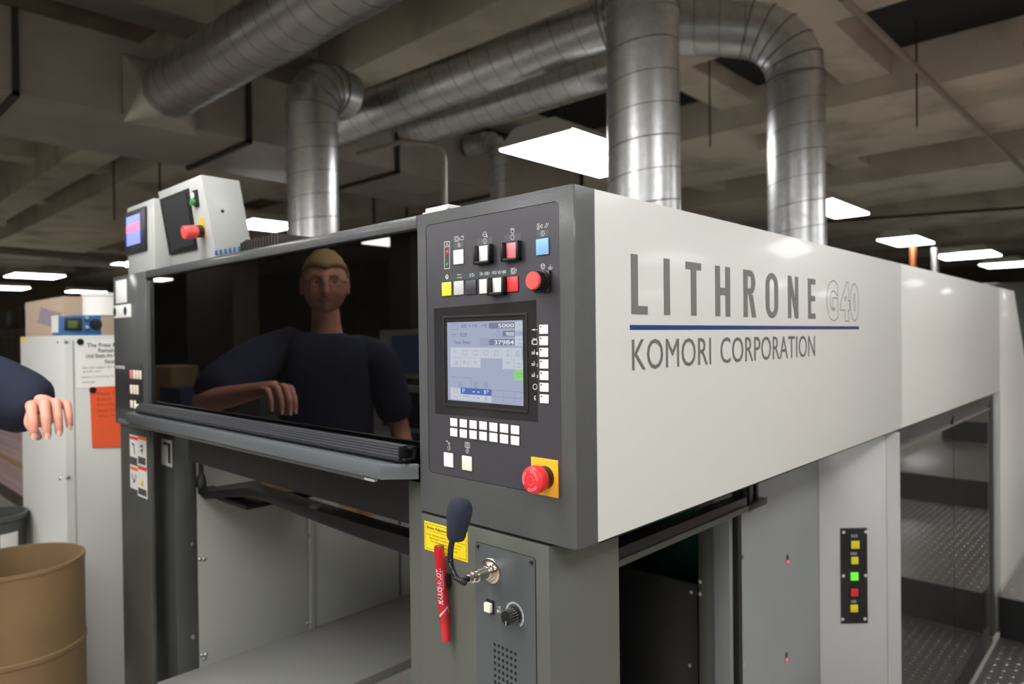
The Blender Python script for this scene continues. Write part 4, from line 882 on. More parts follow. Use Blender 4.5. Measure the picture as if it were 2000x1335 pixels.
# papers on the console
pp = thing('paper_stack', 'small stack of white cards on top of the control console', 'paper', (-0.25, 0.11, ZT))
zz = 1.738; a = P(843, 405, 'y', 0.075).x; b = P(896, 405, 'y', 0.075).x
for k in range(5):
    dx = random.uniform(-0.004, 0.004); top = zz+0.0075*(k+1)
    obj('card', box((a+dx, 0.06+dx, zz+0.0075*k+0.0006), (b+dx-0.01, 0.14, top)), M['paper'], pp, bevel=0.0008)
# ================================================================ GREY CABINET AND WHAT STANDS ON IT
cx0, cx1, cy0 = P(42, 800, 'y', 0.0).x, P(127, 800, 'y', 0.0).x, 0.0
zc = 1.567; cy1 = 0.75
cb = thing('storage_cabinet', 'tall pale grey steel cabinet left of the press', 'cabinet', ((cx0+cx1)/2, 0.3, 0))
M['cab'] = mat('cabinet enamel', s(200, 201, 196), 0.45, 0, 0.03, 300)
obj('carcass', box((cx0, cy0, 0), (cx1, cy1, zc)), M['cab'], cb, bevel=0.004)
yd = P(147, 800, 'x', cx1).y
obj('door', box((cx1, yd, 0.1), (cx1+0.008, cy1-0.01, zc-0.02)), M['cab'], cb, 'flush cabinet door', bevel=0.003)
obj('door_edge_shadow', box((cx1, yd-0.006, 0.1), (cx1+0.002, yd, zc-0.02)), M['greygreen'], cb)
for px, py in ((118, 933), (133, 932), (124, 1152), (137, 1152), (113, 667), (129, 667)):
    if px > 126: p = P(px, py, 'x', cx1); ax2 = (1, 0, 0); o2 = (cx1, p.y, p.z)
    else: p = P(px, py, 'y', cy0); ax2 = (0, -1, 0); o2 = (p.x, cy0, p.z)
    obj('bolt', MB().lathe(o2, ax2, [(0, 0.008), (0.004, 0.006), (0.005, 0)], 10), M['screw'], cb)
XP = cx1+0.008
def cpoly(pts, x, m, name, label=None, cat=None, par=None, th=0.0015):
    q = [P(*p, 'x', x) for p in pts]; return obj(name, MB().prism(q, (th, 0, 0)), M[m], par, label, smooth=False, cat=cat)
nt1 = thing('white_notice', 'large white paper notice pinned to the grey cabinet door', 'notice', (XP, 0.3, 1.3))
cpoly([(147, 664), (245, 664), (245, 760), (150, 757)], XP, 'paper', 'sheet', par=nt1)
g = MB()
tl = [(170, 674, 'The Press Must'), (192, 684, 'Remain Off'), (168, 695, 'Until Sheets Are Cleared'), (205, 706, 'Note'), (162, 716, 'Do not restart the unit with'), (162, 724, 'guards open'), (160, 735, 'before checking all'), (160, 745, 'settings')]
for x, y, t in tl:
    w = 5.2*len(t)*(1.0 if y < 710 else 0.62); a = P(x, y+4, 'x', XP+0.0018); b = P(min(x+w, 246), y+4, 'x', XP+0.0018); h = 0.017 if y < 710 else 0.009
    g2 = text_mesh(t, b.y-a.y, h, lambda u, v, d: (XP+0.0018, a.y+u, a.z+v), bold=0.02 if y < 710 else 0); g.add(g2.v, g2.f)
obj('notice_print', g, M['sg'], nt1, smooth=False)
p = P(156, 667, 'x', XP); obj('magnet', MB().lathe((XP+0.0015, p.y, p.z), (1, 0, 0), [(0, 0.012), (0.006, 0.012)], 14), M['black'], nt1, 'round black magnet')
nt2 = thing('orange_notice', 'bright orange paper notice below the white one on the cabinet', 'notice', (XP, 0.35, 1.2))
cpoly([(175, 756), (245, 752), (247, 872), (180, 874)], XP+0.004, 'orange', 'sheet', par=nt2)
g = MB()
for x, y, t in ((190, 768, 'Please Check'), (190, 779, 'Before'), (190, 790, 'Running the'), (190, 801, 'Sheet Count'), (190, 812, 'After Stop')):
    a = P(x, y+4, 'x', XP+0.0058); b = P(x+4.6*len(t), y+4, 'x', XP+0.0058)
    g2 = text_mesh(t, b.y-a.y, 0.012, lambda u, v, d: (XP+0.0058, a.y+u, a.z+v)); g.add(g2.v, g2.f)
obj('notice_print', g, mat('brown print', s(150, 60, 30), 0.6), nt2, smooth=False)
p = P(180, 761, 'x', XP); obj('magnet', MB().lathe((XP+0.0055, p.y, p.z), (1, 0, 0), [(0, 0.012), (0.006, 0.012)], 14), M['black'], nt2, 'round black magnet')
g = P(55, 660, 'y', cy0); obj('yellow_tag', box((cx0+0.01, cy0-0.001, zc-0.022), (cx0+0.09, cy0, zc-0.004)), M['sy'], cb, 'yellow tag at the top corner')
# things on the cabinet
bx0, bx1 = P(49, 620, 'y', 0.1).x, P(122, 620, 'y', 0.1).x
bt_ = P(80, 585, 'y', 0.1).z
cbx = thing('cardboard_box', 'open beige cardboard box standing on the grey cabinet', 'box', ((bx0+bx1)/2, 0.3, zc))
obj('carton', box((bx0, 0.1, zc+0.001), (bx1, 0.5, bt_)), M['card'], cbx, bevel=0.006)
g = MB().add([(bx0, 0.1, bt_), (bx1, 0.1, bt_), (bx1-0.01, 0.2, bt_+0.02), (bx0+0.04, 0.2, bt_+0.025)], [(0, 1, 2, 3)]); obj('flap', g, M['card'], cbx, smooth=False)
obj('printed_picture', MB().prism([P(x, y, 'y', 0.099) for x, y in ((80, 600), (119, 611), (115, 642), (73, 630))], (0, -0.001, 0)), mat('faded picture', s(150, 136, 150), 0.7, var=0.15, vscale=40), cbx, 'faded picture of a keyboard', smooth=False)
ix0, ix1 = P(102, 632, 'y', 0.03).x, P(125, 632, 'y', 0.03).x
ins = thing('blue_instrument', 'blue bench instrument with small green display on the cabinet', 'instrument', (cx1-0.08, 0.2, zc))
iy1 = P(198, 632, 'x', cx1-0.01).y
obj('case', box((ix0, 0.03, zc+0.001), (cx1-0.01, iy1, P(150, 615, 'x', cx1-0.01).z)), M['steelblue'], ins, bevel=0.003)
def ip(r, m, nm, d=0.003, base=0.0):
    a = P(r[0], (r[1]+r[3])/2, 'x', cx1-0.01); b = P(r[2], (r[1]+r[3])/2, 'x', cx1-0.01); t = P((r[0]+r[2])/2, r[1], 'x', cx1-0.01).z; u = P((r[0]+r[2])/2, r[3], 'x', cx1-0.01).z
    return obj(nm, box((cx1-0.01+base, a.y, u), (cx1-0.01+base+d, b.y, t)), M[m], ins, bevel=0.0008)
ip((125, 620, 160, 646), 'sunk', 'display_frame'); ip((133, 626, 151, 640), 'lcd', 'green_display', 0.001, 0.003)
for cx, cy in ((187, 633), (168, 622), (168, 640)):
    p = P(cx, cy, 'x', cx1-0.01); r = 0.022 if cx == 187 else 0.008; obj('dial' if cx == 187 else 'small_knob', MB().lathe((cx1-0.01, p.y, p.z), (1, 0, 0), [(0, r), (0.012, r*0.9), (0.013, 0)], 20), M['black' if cx == 187 else 'screw'], ins)
obj('paper_label', fbox(102, 616, 114, 649, 0.027, 0.0302, 0.03), M['sticker'], ins, 'white side label', smooth=False)
p = P(149, 600, 'y', 0.2); rr = abs(P(180, 600, 'y', 0.2).x-P(118, 600, 'y', 0.2).x)*0.42
zi = P(150, 615, 'x', cx1-0.01).z
rl = thing('paper_roll', 'round white tub resting on the blue instrument', 'tub', (cx1-0.09, 0.16, zi))
obj('tub', MB().lathe((cx1-0.075, 0.165, zi+0.001), (0, 0, 1), [(0, 0.078), (0.075, 0.078), (0.077, 0.082), (0.088, 0.082), (0.09, 0.076)], 32), M['paper'], rl)
# drum
dz = 0.84; p1 = P(109, 1106, 'z', dz); dr = 0.19; dc = Vector((p1.x-dr*0.93, p1.y-0.07, 0))
dru = thing('fibre_drum', 'brown fibreboard drum, open at the top, left of the cabinet', 'drum', dc)
obj('drum_wall', MB().lathe((dc.x, dc.y, 0), (0, 0, 1), [(0.0, dr), (dz*0.33, dr), (dz*0.335, dr+0.003), (dz*0.35, dr+0.003), (dz*0.355, dr), (dz*0.66, dr), (dz*0.665, dr+0.003), (dz*0.68, dr+0.003), (dz*0.685, dr), (dz-0.012, dr), (dz-0.01, dr+0.003), (dz, dr+0.002), (dz, dr-0.006), (dz-0.01, dr-0.008), (0.1, dr-0.008), (0.09, 0.0)], 56), M['fibre'], dru, bevel=0)
# bin and stacked sheets behind
ys_ = 0.75; xr2 = P(46, 900, 'y', ys_).x; zs_ = [P(22, py, 'y', ys_).z for py in (992, 955, 905, 895, 848)]
for k, m in enumerate(('clutter', 'pink_stack', 'wood', 'pink_stack')):
    obj('sheet_stack', box((xr2-1.6, ys_, zs_[k]), (xr2+0.15-0.03*k, ys_+1.0, zs_[k+1]-0.005)), M[m], None, ['dark lowest bundle of the stacked sheets', 'lower pink stack of sheets', 'thin wooden board between the sheet stacks', 'upper pink stack of sheets'][k]+' behind the cabinet', cat='sheet stack')
obj('stack_skid', box((xr2-1.6, ys_, 0), (xr2+0.15, ys_+1.0, zs_[0]-0.004)), M['rust'], None, 'dark skid carrying the stacked sheets', cat='skid')
zb_n = 0.80; pc_ = P(-20, 1003, 'z', zb_n); rb_ = 0.14
pa_ = thing('waste_bin', 'dark grey bin with white label behind the fibre drum', 'bin', (pc_.x, pc_.y, 0))
obj('bin_body', MB().lathe((pc_.x, pc_.y, 0), (0, 0, 1), [(0, rb_*0.75), (zb_n-0.03, rb_*0.95), (zb_n-0.02, rb_), (zb_n, rb_), (zb_n, rb_*0.93), (0.3, rb_*0.7), (0.29, 0)], 36), M['darkleg'], pa_)
vdir = Vector((C.x-pc_.x, C.y-pc_.y, 0)).normalized(); sdir = Vector((-vdir.y, vdir.x, 0)); lc = Vector((pc_.x, pc_.y, zb_n-0.09))
qv = []; N5 = 7
for k in range(N5):
    w = 0.25+0.55*k/(N5-1); dd_ = vdir*math.cos(w)+sdir*math.sin(w)
    qv += [lc+dd_*(rb_*0.955)+Vector((0, 0, 0.02)), lc+dd_*(rb_*0.93)+Vector((0, 0, -0.12))]
obj('bin_label', MB().add(qv, [(2*k, 2*k+1, 2*k+3, 2*k+2) for k in range(N5-1)]), M['sticker'], pa_, 'white label', smooth=False)
# ================================================================ DUCTS
def duct(name, pts, r, label, pitch=0.14, bands=True, n=40, m='galv', seams=None):
    t = thing(name, label, 'duct', pts[0])
    obj('duct_pipe', MB().sweep(pts, r, n, False), M[m], t, ang=22)
    if pitch:
        for sgi, (a, b) in enumerate(zip(pts, pts[1:])):
            a = Vector(a); b = Vector(b); Ls = (b-a).length
            if Ls < 0.55: continue
            d = (b-a).normalized(); e = d.orthogonal().normalized(); g = d.cross(e); hp = []
            N = max(24, int(Ls/pitch*24)); 
            for k in range(N+1):
                w = 2*math.pi*(Ls/pitch)*k/N; hp.append(a+d*(Ls*k/N)+(e*math.cos(w)+g*math.sin(w))*(r+0.0005))
            obj('spiral_seam', MB().sweep(hp, 0.003, 4), M['seamdark'], t)
    if bands:
        for i in range(1, len(pts)-1):
            t1 = (Vector(pts[i])-Vector(pts[i-1])).normalized(); t2 = (Vector(pts[i+1])-Vector(pts[i])).normalized(); nm = (t1+t2).normalized()
            if (Vector(pts[i])-Vector(pts[i-1])).length > 0.5 and (Vector(pts[i+1])-Vector(pts[i])).length > 0.5: continue
            e = nm.orthogonal().normalized(); g = nm.cross(e); ring = [Vector(pts[i])+(e*math.cos(w*math.pi/16)+g*math.sin(w*math.pi/16))*(r+0.004) for w in range(32)]
            obj('joint_band', MB().sweep(ring+[ring[0]], 0.006, 6), M['seamdark'], t)
    return t
def bend(a, c, b, rad, n=5):   # arc between the legs a-c and c-b
    a, c, b = Vector(a), Vector(c), Vector(b); u = (a-c).normalized(); v = (b-c).normalized(); ang = u.angle(v); off = rad/math.tan(ang/2)
    p0, p1 = c+u*off, c+v*off; bis = (u+v).normalized(); ctr = c+bis*(rad/math.sin(ang/2)); w0, w1 = p0-ctr, p1-ctr; tot = w0.angle(w1); ax = w0.cross(w1).normalized()
    return [ctr+Matrix.Rotation(tot*k/n, 3, ax) @ w0 for k in range(n+1)]
# vertical A
ax0, ay0 = -1.235, 2.11
tA_ = duct('vertical_duct', [(ax0, ay0, 1.7395), (ax0, ay0, 3.12), (ax0, ay0, 3.2), (ax0, ay0, 3.98)], 0.172, 'nearest thick vertical silver duct rising behind the white panel', 0.15, False)
obj('collar', MB().lathe((ax0, ay0, 3.10), (0, 0, 1), [(0, 0.18), (0.03, 0.182), (0.04, 0.178), (0.88, 0.178)], 48), M['galv'], tA_, 'smooth upper collar')
obj('joint_band', MB().lathe((ax0, ay0, 3.095), (0, 0, 1), [(0, 0.176), (0.003, 0.186), (0.012, 0.186), (0.015, 0.176)], 40), M['seamdark'], tA_)
# vertical B with elbow
bx, by = -1.135, 3.74; zt2 = 3.46
k1 = (bx, by, zt2); k2 = P(1195, 42, 'y', 3.2)
k2 = Vector((k2.x, k2.y, k2.z)); 
e1 = bend((bx, by, 0.0), k1, tuple(k2), 0.36, 5)
k3 = P(640, 250, 'y', 2.4)
e2 = bend(tuple(e1[-1]), tuple(k2), tuple(k3), 0.28, 3)
duct('elbow_duct', [(bx, by, 0.0)]+[tuple(v) for v in e1]+[tuple(v) for v in e2]+[tuple(k3)], 0.175, 'silver duct rising right of the thick one and bending left in a segmented elbow', 0.16)
# lower run behind
duct('horizontal_duct', [tuple(P(1215, 125, 'y', 4.1)), tuple(P(775, 262, 'y', 3.62))], 0.175, 'lower of the two long ceiling ducts behind', 0.16)
# left vertical
lx, ly_ = -3.76, 1.83
e3 = bend((lx, ly_, 1.7), (lx, ly_, 3.34), (lx-0.15, ly_+0.58, 3.34), 0.2, 4)
duct('vertical_duct', [(lx, ly_, 0.0)]+[tuple(v) for v in e3]+[(lx-0.085, ly_+0.33, 3.34)], 0.175, 'vertical silver duct rising behind the window left of the console', 0.16)
# big diagonal top-left
pb0 = P(318, 186, 'x', -4.95)
duct('horizontal_duct', [(-4.8, pb0.y, pb0.z), (1.5, pb0.y+0.1, pb0.z)], 0.2, 'big dark round duct crossing the top left corner', 0.16, m='galvdark')
# transition square
sq = thing('duct_collar', 'square sheet metal collar where the big duct meets the rectangular trunk', 'duct', (-4.95, pb0.y, pb0.z))
g = MB(); n = 32; c0 = Vector((-4.8, pb0.y, pb0.z)); rin = [c0+Vector((0, 0.2*math.cos(2*math.pi*k/n), 0.2*math.sin(2*math.pi*k/n))) for k in range(n)]
cor = [Vector((-4.98, pb0.y+sy3*0.27, pb0.z+sz3*0.25)) for sy3, sz3 in ((1, 1), (-1, 1), (-1, -1), (1, -1))]
fs_ = [(q*8+k, (q*8+k+1) % n, n+q) for q in range(4) for k in range(8)]+[((q*8+8) % n, n+(q+1) % 4, n+q) for q in range(4)]
g.add(rin+cor, fs_); obj('transition', g, M['trunkmetal'], sq, smooth=False)
# rectangular trunk along y with cross-broken sheets
zb5 = P(30, 180, 'x', -5.0).z; zt5 = zb5+0.56; xw = P(0, 265, 'z', zb5).x
tr = thing('rectangular_trunk', 'large rectangular sheet metal air trunk at the upper left', 'duct', (-5.6, 1.5, zb5))
ysec = [-2.0, -0.8, P(30, 180, 'x', -5.0).y, P(485, 264, 'x', -5.0).y, 3.5, 5.0, 6.5]
for a, b in zip(ysec, ysec[1:]):
    g = MB(); cxm, cym = (-5.0+xw)/2, (a+b)/2; g.add([(-5.0, a, zb5), (-5.0, b, zb5), (xw, b, zb5), (xw, a, zb5), (cxm, cym, zb5-0.028)], [(0, 4, 1), (1, 4, 2), (2, 4, 3), (3, 4, 0)])
    obj('bottom_sheet', g, M['trunkmetal'], tr, smooth=False)
    g = MB(); czm = (zb5+zt5)/2; g.add([(-5.0, a, zb5), (-5.0, b, zb5), (-5.0, b, zt5), (-5.0, a, zt5), (-4.996, cym, czm)], [(0, 1, 4), (1, 2, 4), (2, 3, 4), (3, 0, 4)]); obj('side_sheet', g, M['trunkmetal'], tr, smooth=False)
    fl = MB().box((-5.0, b-0.018, zb5-0.03), (-4.965, b+0.018, zt5)); fl.box((xw, b-0.018, zb5-0.035), (-4.965, b+0.018, zb5)); obj('flange', fl, M['rust'], tr)
g = MB().box((xw, -2, zt5-0.01), (-5.0, 6.5, zt5)); g.box((xw-0.01, -2, zb5), (xw, 6.5, zt5)); obj('trunk_back', g, M['trunkmetal'], tr)
# second trunk behind (between ducts)
t2 = thing('rectangular_trunk', 'distant rectangular trunk seen under the long ceiling ducts', 'duct', (-6, 5, 2.9))
a = P(700, 330, 'y', 4.6); b = P(1000, 350, 'y', 4.6)
g = MB().box((a.x-3.2, 6.7, 2.85), (b.x-1.6, 7.4, 3.35)); obj('trunk_shell', g, M['trunkmetal'], t2, bevel=0.01)
for xx in (a.x-2.6, b.x-2.0):
    g = MB().box((xx, 6.68, 2.82), (xx+0.03, 7.42, 2.85)); g.box((xx, 6.66, 2.82), (xx+0.03, 6.69, 4.7)); g.box((xx, 7.41, 2.82), (xx+0.03, 7.44, 4.7)); obj('hanger_strap', g, M['rust'], t2)
# small bent pipe, small vertical duct with elbow
a = P(868, 400, 'y', 2.6); c = P(868, 285, 'y', 2.6); b = P(790, 275, 'y', 2.4)
duct('bent_pipe', [(a.x, 2.6, 1.72)]+[tuple(v) for v in bend(tuple(a), tuple(c), tuple(b), 0.12, 6)]+[tuple(b), tuple(P(700, 300, 'y', 2.4))], 0.018, 'thin grey pipe with a bent top behind the console', 0, False, 14, 'pipe')
a = P(978, 400, 'y', 4.5); c = P(975, 270, 'y', 4.5); b = P(915, 285, 'y', 4.45)
duct('small_duct', [(a.x, 4.5, 0.0)]+[tuple(v) for v in bend(tuple(a), tuple(c), tuple(b), 0.2, 4)]+[tuple(b)], 0.105, 'slimmer silver duct with elbow behind the console top', 0.16)
# conduits & hangers
V0 = lambda p: Vector((p.x, p.y, 0))
def rod(name, a, b, r, m, label, cat='pipe', group=None): return obj(name, MB().cyl(a, b, r, 10), M[m], None, label, cat=cat, group=group)
rod('conduit', P(1645, -5, 'z', 3.9), P(2030, 360, 'z', 3.9), 0.03, 'pipe', 'long painted conduit running across the upper right ceiling')
rod('conduit', (-0.2, 6.0, 3.8), (-0.2, 30, 3.8), 0.025, 'rust', 'dark conduit under the right ceiling beams')
rod('cross_pipe', P(1560, 436, 'z', 3.7), P(2030, 403, 'z', 3.7), 0.03, 'rust', 'dark pipe running across under the right ceiling')
rod('sprinkler_pipe', P(0, 508, 'z', 2.9), P(245, 521, 'z', 2.9), 0.03, 'seam', 'long white pipe at the left above the cabinet')
rod('sprinkler_pipe', P(0, 488, 'z', 3.0), P(245, 507, 'z', 3.0), 0.06, 'pipe', 'thick dull pipe above the long white pipe')
rod('copper_pipe', V0(P(1783, 560, 'y', 12.0)), P(1783, 478, 'y', 12.0)+Vector((0, 0, 0.0)), 0.05, 'copper', 'vertical copper pipe beyond the white panel')
rod('steel_pipe', V0(P(1826, 560, 'y', 12.5)), P(1826, 484, 'y', 12.5), 0.06, 'galv', 'short silver pipe right of the copper pipe')
for i, (px, yv) in enumerate(((218, 2.6), (308, 2.8), (708, 3.6), (795, 4.2), (945, 5.0), (1385, 5.8), (1790, 6.6), (1095, 4.9))):
    t = P(px, 100, 'y', yv); rod('hanger_rod', (t.x, yv, 3.8 if i in (2, 3, 4) else 3.3 if px < 1000 else 3.45), (t.x, yv, 4.68), 0.008 if px > 900 else 0.012, 'rust', 'thin ceiling hanger rod '+['left of the big round duct', 'beside the big round duct', 'above the long ducts', 'between the two long ducts', 'over the right end of the long ducts', 'right of the thick duct', 'under the far right beams', 'left of the thick duct'][i], 'hanger rod', 'ceiling hanger rods')
# ceiling boxes / brackets on the beams at right
for i, (px, py, w, l, h) in enumerate(((1690, 345, 0.45, 0.5, 0.2),)):
    c = P(px, py, 'z', 4.0); obj('junction_box', box((c.x-w/2, 7.6, 3.8), (c.x+w/2, 8.1, 3.999)), M['concrete'], None, 'painted junction box under the right ceiling beam', cat='box', bevel=0.01)
# ================================================================ LIGHT FIXTURES
def fixture_proto():
    t = thing('ceiling_light', 'x', 'ceiling light', (0, 0, 3.0), 'fluorescent ceiling lights')
    g = MB(); w, l = 0.37, 0.66
    g.add([(-w, -l, 0), (w, -l, 0), (w, l, 0), (-w, l, 0), (-w*0.55, -l, 0.13), (w*0.55, -l, 0.13), (w*0.55, l, 0.13), (-w*0.55, l, 0.13)], [(4, 5, 6, 7), (0, 1, 5, 4), (1, 2, 6, 5), (2, 3, 7, 6), (3, 0, 4, 7)])
    o = bpy.data.objects.new('housing', mesh_of('housing', g, [M['tray']], smooth=False)); COL.objects.link(o); o.parent = t
    g = MB().box((-w*0.97, -l*0.985, -0.012), (w*0.97, l*0.985, 0.012)); o = bpy.data.objects.new('diffuser', mesh_of('diffuser', g, [M['lamp']], smooth=False)); COL.objects.link(o); o.parent = t
    return t
fp0 = fixture_proto()
spots = [((-2.83, 3.78), 'big bright ceiling light left of the thick duct', (1, 1)), (P(1628, 408, 'z', 3.0), 'bright ceiling light right of the elbow duct', (0.55, 1)),
         (P(516, 440, 'z', 3.0), 'ceiling light seen between the white terminal and the left duct', (0.9, 0.5)), (P(1770, 471, 'z', 3.0), 'ceiling light over the copper pipe', (0.75, 0.9)),
         (P(1872, 500, 'z', 3.0), 'ceiling light right of the silver pipe, left one of the far pair', (0.9, 0.9)), (P(1914, 496, 'z', 3.0), 'ceiling light right of the silver pipe, right one of the far pair', (0.7, 0.9)),
         (P(1948, 518, 'z', 3.0), 'farthest ceiling light at right, left one', (0.7, 0.9)), (P(1980, 516, 'z', 3.0), 'farthest ceiling light at right, right one', (0.7, 0.9)),
         (P(68, 539, 'z', 3.0), 'long ceiling light over the cardboard box', (1.4, 0.72)), (P(5, 562, 'z', 3.0), 'ceiling light at the left picture edge', (1.4, 0.8)),
         (P(150, 569, 'z', 3.0), 'far ceiling light above the blue instrument, left one', (0.8, 0.35)), (P(184, 571, 'z', 3.0), 'far ceiling light above the blue instrument, right one', (0.8, 0.4)), (P(206, 580, 'z', 3.0), 'far ceiling light just left of the dark control box', (0.8, 0.5)),
         (P(240, 516, 'z', 3.0), 'ceiling light beside the small white terminal', (1.2, 0.25))]
hid = [(-0.9, -0.95), (-1.9, -2.6), (1.2, -1.6), (3.6, -1.6), (1.9, 1.3), (3.6, 4.0), (1.9, 5.8), (3.8, 8.6), (-4.5, -2.6), (-7.8, -2.6), (-1.6, -5.0), (1.6, -5.0), (-4.8, -5.6), (-8, -6), (4, -5), (6.5, 1), (6.5, 6), (-17, -5), (3.2, 13), (5, 17)]  # unseen fixtures; the first is added to brighten console front and mirrored monitors
first = True
for i, (q, lab, sc2) in enumerate(spots+[(h_, 'unseen fluorescent ceiling light beside the camera, outside the picture', (1, 1)) for h_ in hid]):
    o = fp0 if first else copy_tree(fp0); first = False
    o.location = (q[0], q[1], 3.0); o['label'] = lab; o.scale = (sc2[0], sc2[1], 1)
# ================================================================ BACKGROUND MACHINES
def bgbox(name, a, b, m, label, cat): return obj(name, box(a, b), M[m], None, label, cat=cat, bevel=0.02)
bgbox('press_tower', (-3.6, 13.5, 0), (-0.4, 17, 2.35), 'darkleg', 'tall dark press unit far behind the stair', 'machine')
for i, (x, y, w, l, h) in enumerate(((-13, 2.6, 2.2, 1.6, 1.5), (-16, 4.6, 2.5, 2, 1.9), (-11.5, 5, 1.6, 1.6, 1.3), (-20, 3.4, 3, 2, 2.2), (-14, 9, 3, 2, 1.8))):
    t = thing('storage_rack', ['nearest dark storage rack at the far left', 'tall dark rack behind the cardboard box', 'low dark rack beyond the press window', 'farthest rack at the left wall', 'wide dark rack deep in the hall'][i], 'rack', (x, y, 0))
    for sx in (0, 1):
        for sy2 in (0, 1): obj('upright', box((x+sx*(w-0.06), y+sy2*(l-0.06), 0), (x+sx*(w-0.06)+0.06, y+sy2*(l-0.06)+0.06, h+0.3)), M['rust'], t)
    for k in range(3): 
        z = 0.15+k*h/3; obj('shelf', box((x, y, z), (x+w, y+l, z+0.04)), M['rust'], t)
        for j in range(4):
            ww = w/4.6; obj('carton', box((x+0.06+j*w/4.2, y+0.1, z+0.041), (x+0.06+j*w/4.2+ww, y+l-0.1, z+0.05+h/3*random.uniform(0.4, 0.8))), M[random.choice(['clutter', 'card', 'rust', 'clutter', 'darkleg'])], t)
for i, x in enumerate((-9.5, -18)):
    obj('concrete_column', box((x, 10.5, 0), (x+0.5, 11, 4.1)), M['wall'], None, kind='structure')
for i, (px0_, px1_, yv, z0_, z1_, m, nm, lab) in enumerate(((-40, 60, 1.6, 0, 1.75, 'clutter', 'machine_cabinet', 'dark brown machine at the left edge behind the person'), (195, 232, 2.2, 0, 1.62, 'darkleg', 'machine_cabinet', 'small dark machine just left of the press control box'))):
    xa_, xb_ = P(px0_, 650, 'y', yv).x, P(px1_, 650, 'y', yv).x
    t = thing(nm, lab, 'machine', ((xa_+xb_)/2, yv+0.5, 0)); obj('machine_body', box((xa_, yv, 0), (xb_, yv+1.0, z1_)), M[m], t, bevel=0.02)
    for k in range(4):
        f = k/4; obj('machine_head', box((xa_+(xb_-xa_)*(f+0.04), yv+0.1, z1_), (xa_+(xb_-xa_)*(f+0.19), yv+0.8, z1_+random.uniform(0.1, 0.45))), M[random.choice(['rust', 'clutter', 'darkleg'])], t, bevel=0.02)
    for k in range(3): obj('access_panel', box((xa_+(xb_-xa_)*(0.06+0.31*k), yv-0.02, 0.6), (xa_+(xb_-xa_)*(0.31+0.31*k), yv, z1_-0.15)), M['rust'], t, bevel=0.01)
# parallel machine across the aisle and behind the photographer, seen only in reflections
bgbox('red_cabinet', (1.5, 5.6, 0), (2.2, 7.2, 2.1), 'redband', 'red cabinet across the aisle, seen as pink sheen', 'cabinet')
bgbox('grey_machine', (2.4, 0.4, 0), (4.2, 5.0, 1.5), 'greygreen', 'grey machine across the aisle, outside the picture', 'machine')
for i, (pxa, pxb, yv, h, m, nm, lab) in enumerate(((362, 452, 2.6, 2.9, 'rust', 'partition_panel', 'grey partition panel mirrored at the left of the dark window'), (296, 330, 2.2, 1.25, 'fibre', 'crate', 'brown crate mirrored low in the dark window'), (305, 345, 2.0, 1.05, 'navy', 'crate', 'navy crate mirrored low in the dark window'), (760, 800, 4.5, 2.9, 'rust', 'partition_panel', 'far partition mirrored at the right of the dark window'))):
    xa_, xb_ = P(pxa, 700, 'y', yv).x, P(pxb, 700, 'y', yv).x
    obj(nm, box((xa_, -yv-0.3, 0), (xb_, -yv, h)), M[m], None, lab, cat='panel' if 'panel' in nm else 'crate', bevel=0.01)
# monitors on a desk in front, seen in the window pane
desk = thing('monitor_desk', 'pale desk with two tilted screens mirrored in the dark window', 'desk', (-1.9, -1.45, 0))
gm = 0.012
def mirr(px, py, y): q = P(px, py, 'y', y); return Vector((q.x, 2*gm-q.y, q.z))
for i, (pts, scrn, mm) in enumerate((([(742, 645), (838, 640), (838, 738), (738, 736)], [(766, 655), (838, 650), (838, 728), (764, 727)], 'lcdblue'), ([(740, 752), (838, 752), (838, 842), (724, 838)], [(756, 764), (838, 764), (838, 835), (748, 830)], 'sunk'))):
    q = [mirr(*p, 1.32) for p in pts]; ext = Vector((0.35, 0, 0))
    q = [q[0], q[1]+ext, q[2]+ext, q[3]]; o = obj('monitor', MB().prism(q, (0, -0.05, 0)), M['boxwhite'], desk, ['upper tilted monitor', 'lower tilted monitor'][i], smooth=False)
    q = [mirr(*p, 1.32) for p in scrn]; q = [q[0], q[1]+ext*0.7, q[2]+ext*0.7, q[3]]; q = [v+Vector((0, 0.001, 0)) for v in q]
    obj('monitor_screen', MB().prism(q, (0, 0.003, 0)), [mat('monitor glow', s(70, 80, 110) if i == 0 else s(22, 26, 34), 0.3, emit=0.5)], o, smooth=False)
obj('desk_body', box((-2.4, -1.9, 0), (-1.4, -1.34, 0.95)), M['greygreen'], desk, bevel=0.01)
obj('monitor_stand', box((-2.05, -1.42, 0.95), (-1.95, -1.37, 1.5)), M['black'], desk)
# ================================================================ PERSON
def skin_obj(name, chains, m, parent, sub=2, label=None):
    # chains: list of (list of (pos, radius), connect_to_index or None)
    verts = []; edges = []; rads = []; roots = []
    for pts, conn in chains:
        s0 = len(verts)
        for k, (p, r) in enumerate(pts):
            verts.append(tuple(p)); rads.append(r if isinstance(r, tuple) else (r, r))
            if k: edges.append((s0+k-1, s0+k))
        if conn is not None: edges.append((conn, s0))
        else: roots.append(s0)
    me = bpy.data.meshes.new(name); me.from_pydata(verts, edges, []); me.materials.append(m)
    o = bpy.data.objects.new(name, me); COL.objects.link(o)
    sm = o.modifiers.new('skin', 'SKIN'); sm.use_smooth_shade = True
    lay = me.skin_vertices[0].data
    for i, r in enumerate(rads): lay[i].radius = r; lay[i].use_root = i in roots
    sb_ = o.modifiers.new('sub', 'SUBSURF'); sb_.levels = sub; sb_.render_levels = sub
    bpy.context.view_layer.update()
    m2 = bpy.data.meshes.new_from_object(o.evaluated_get(bpy.context.evaluated_depsgraph_get())); bpy.data.objects.remove(o)
    m2.materials.clear(); m2.materials.append(m)
    for p in m2.polygons: p.use_smooth = True
    return m2
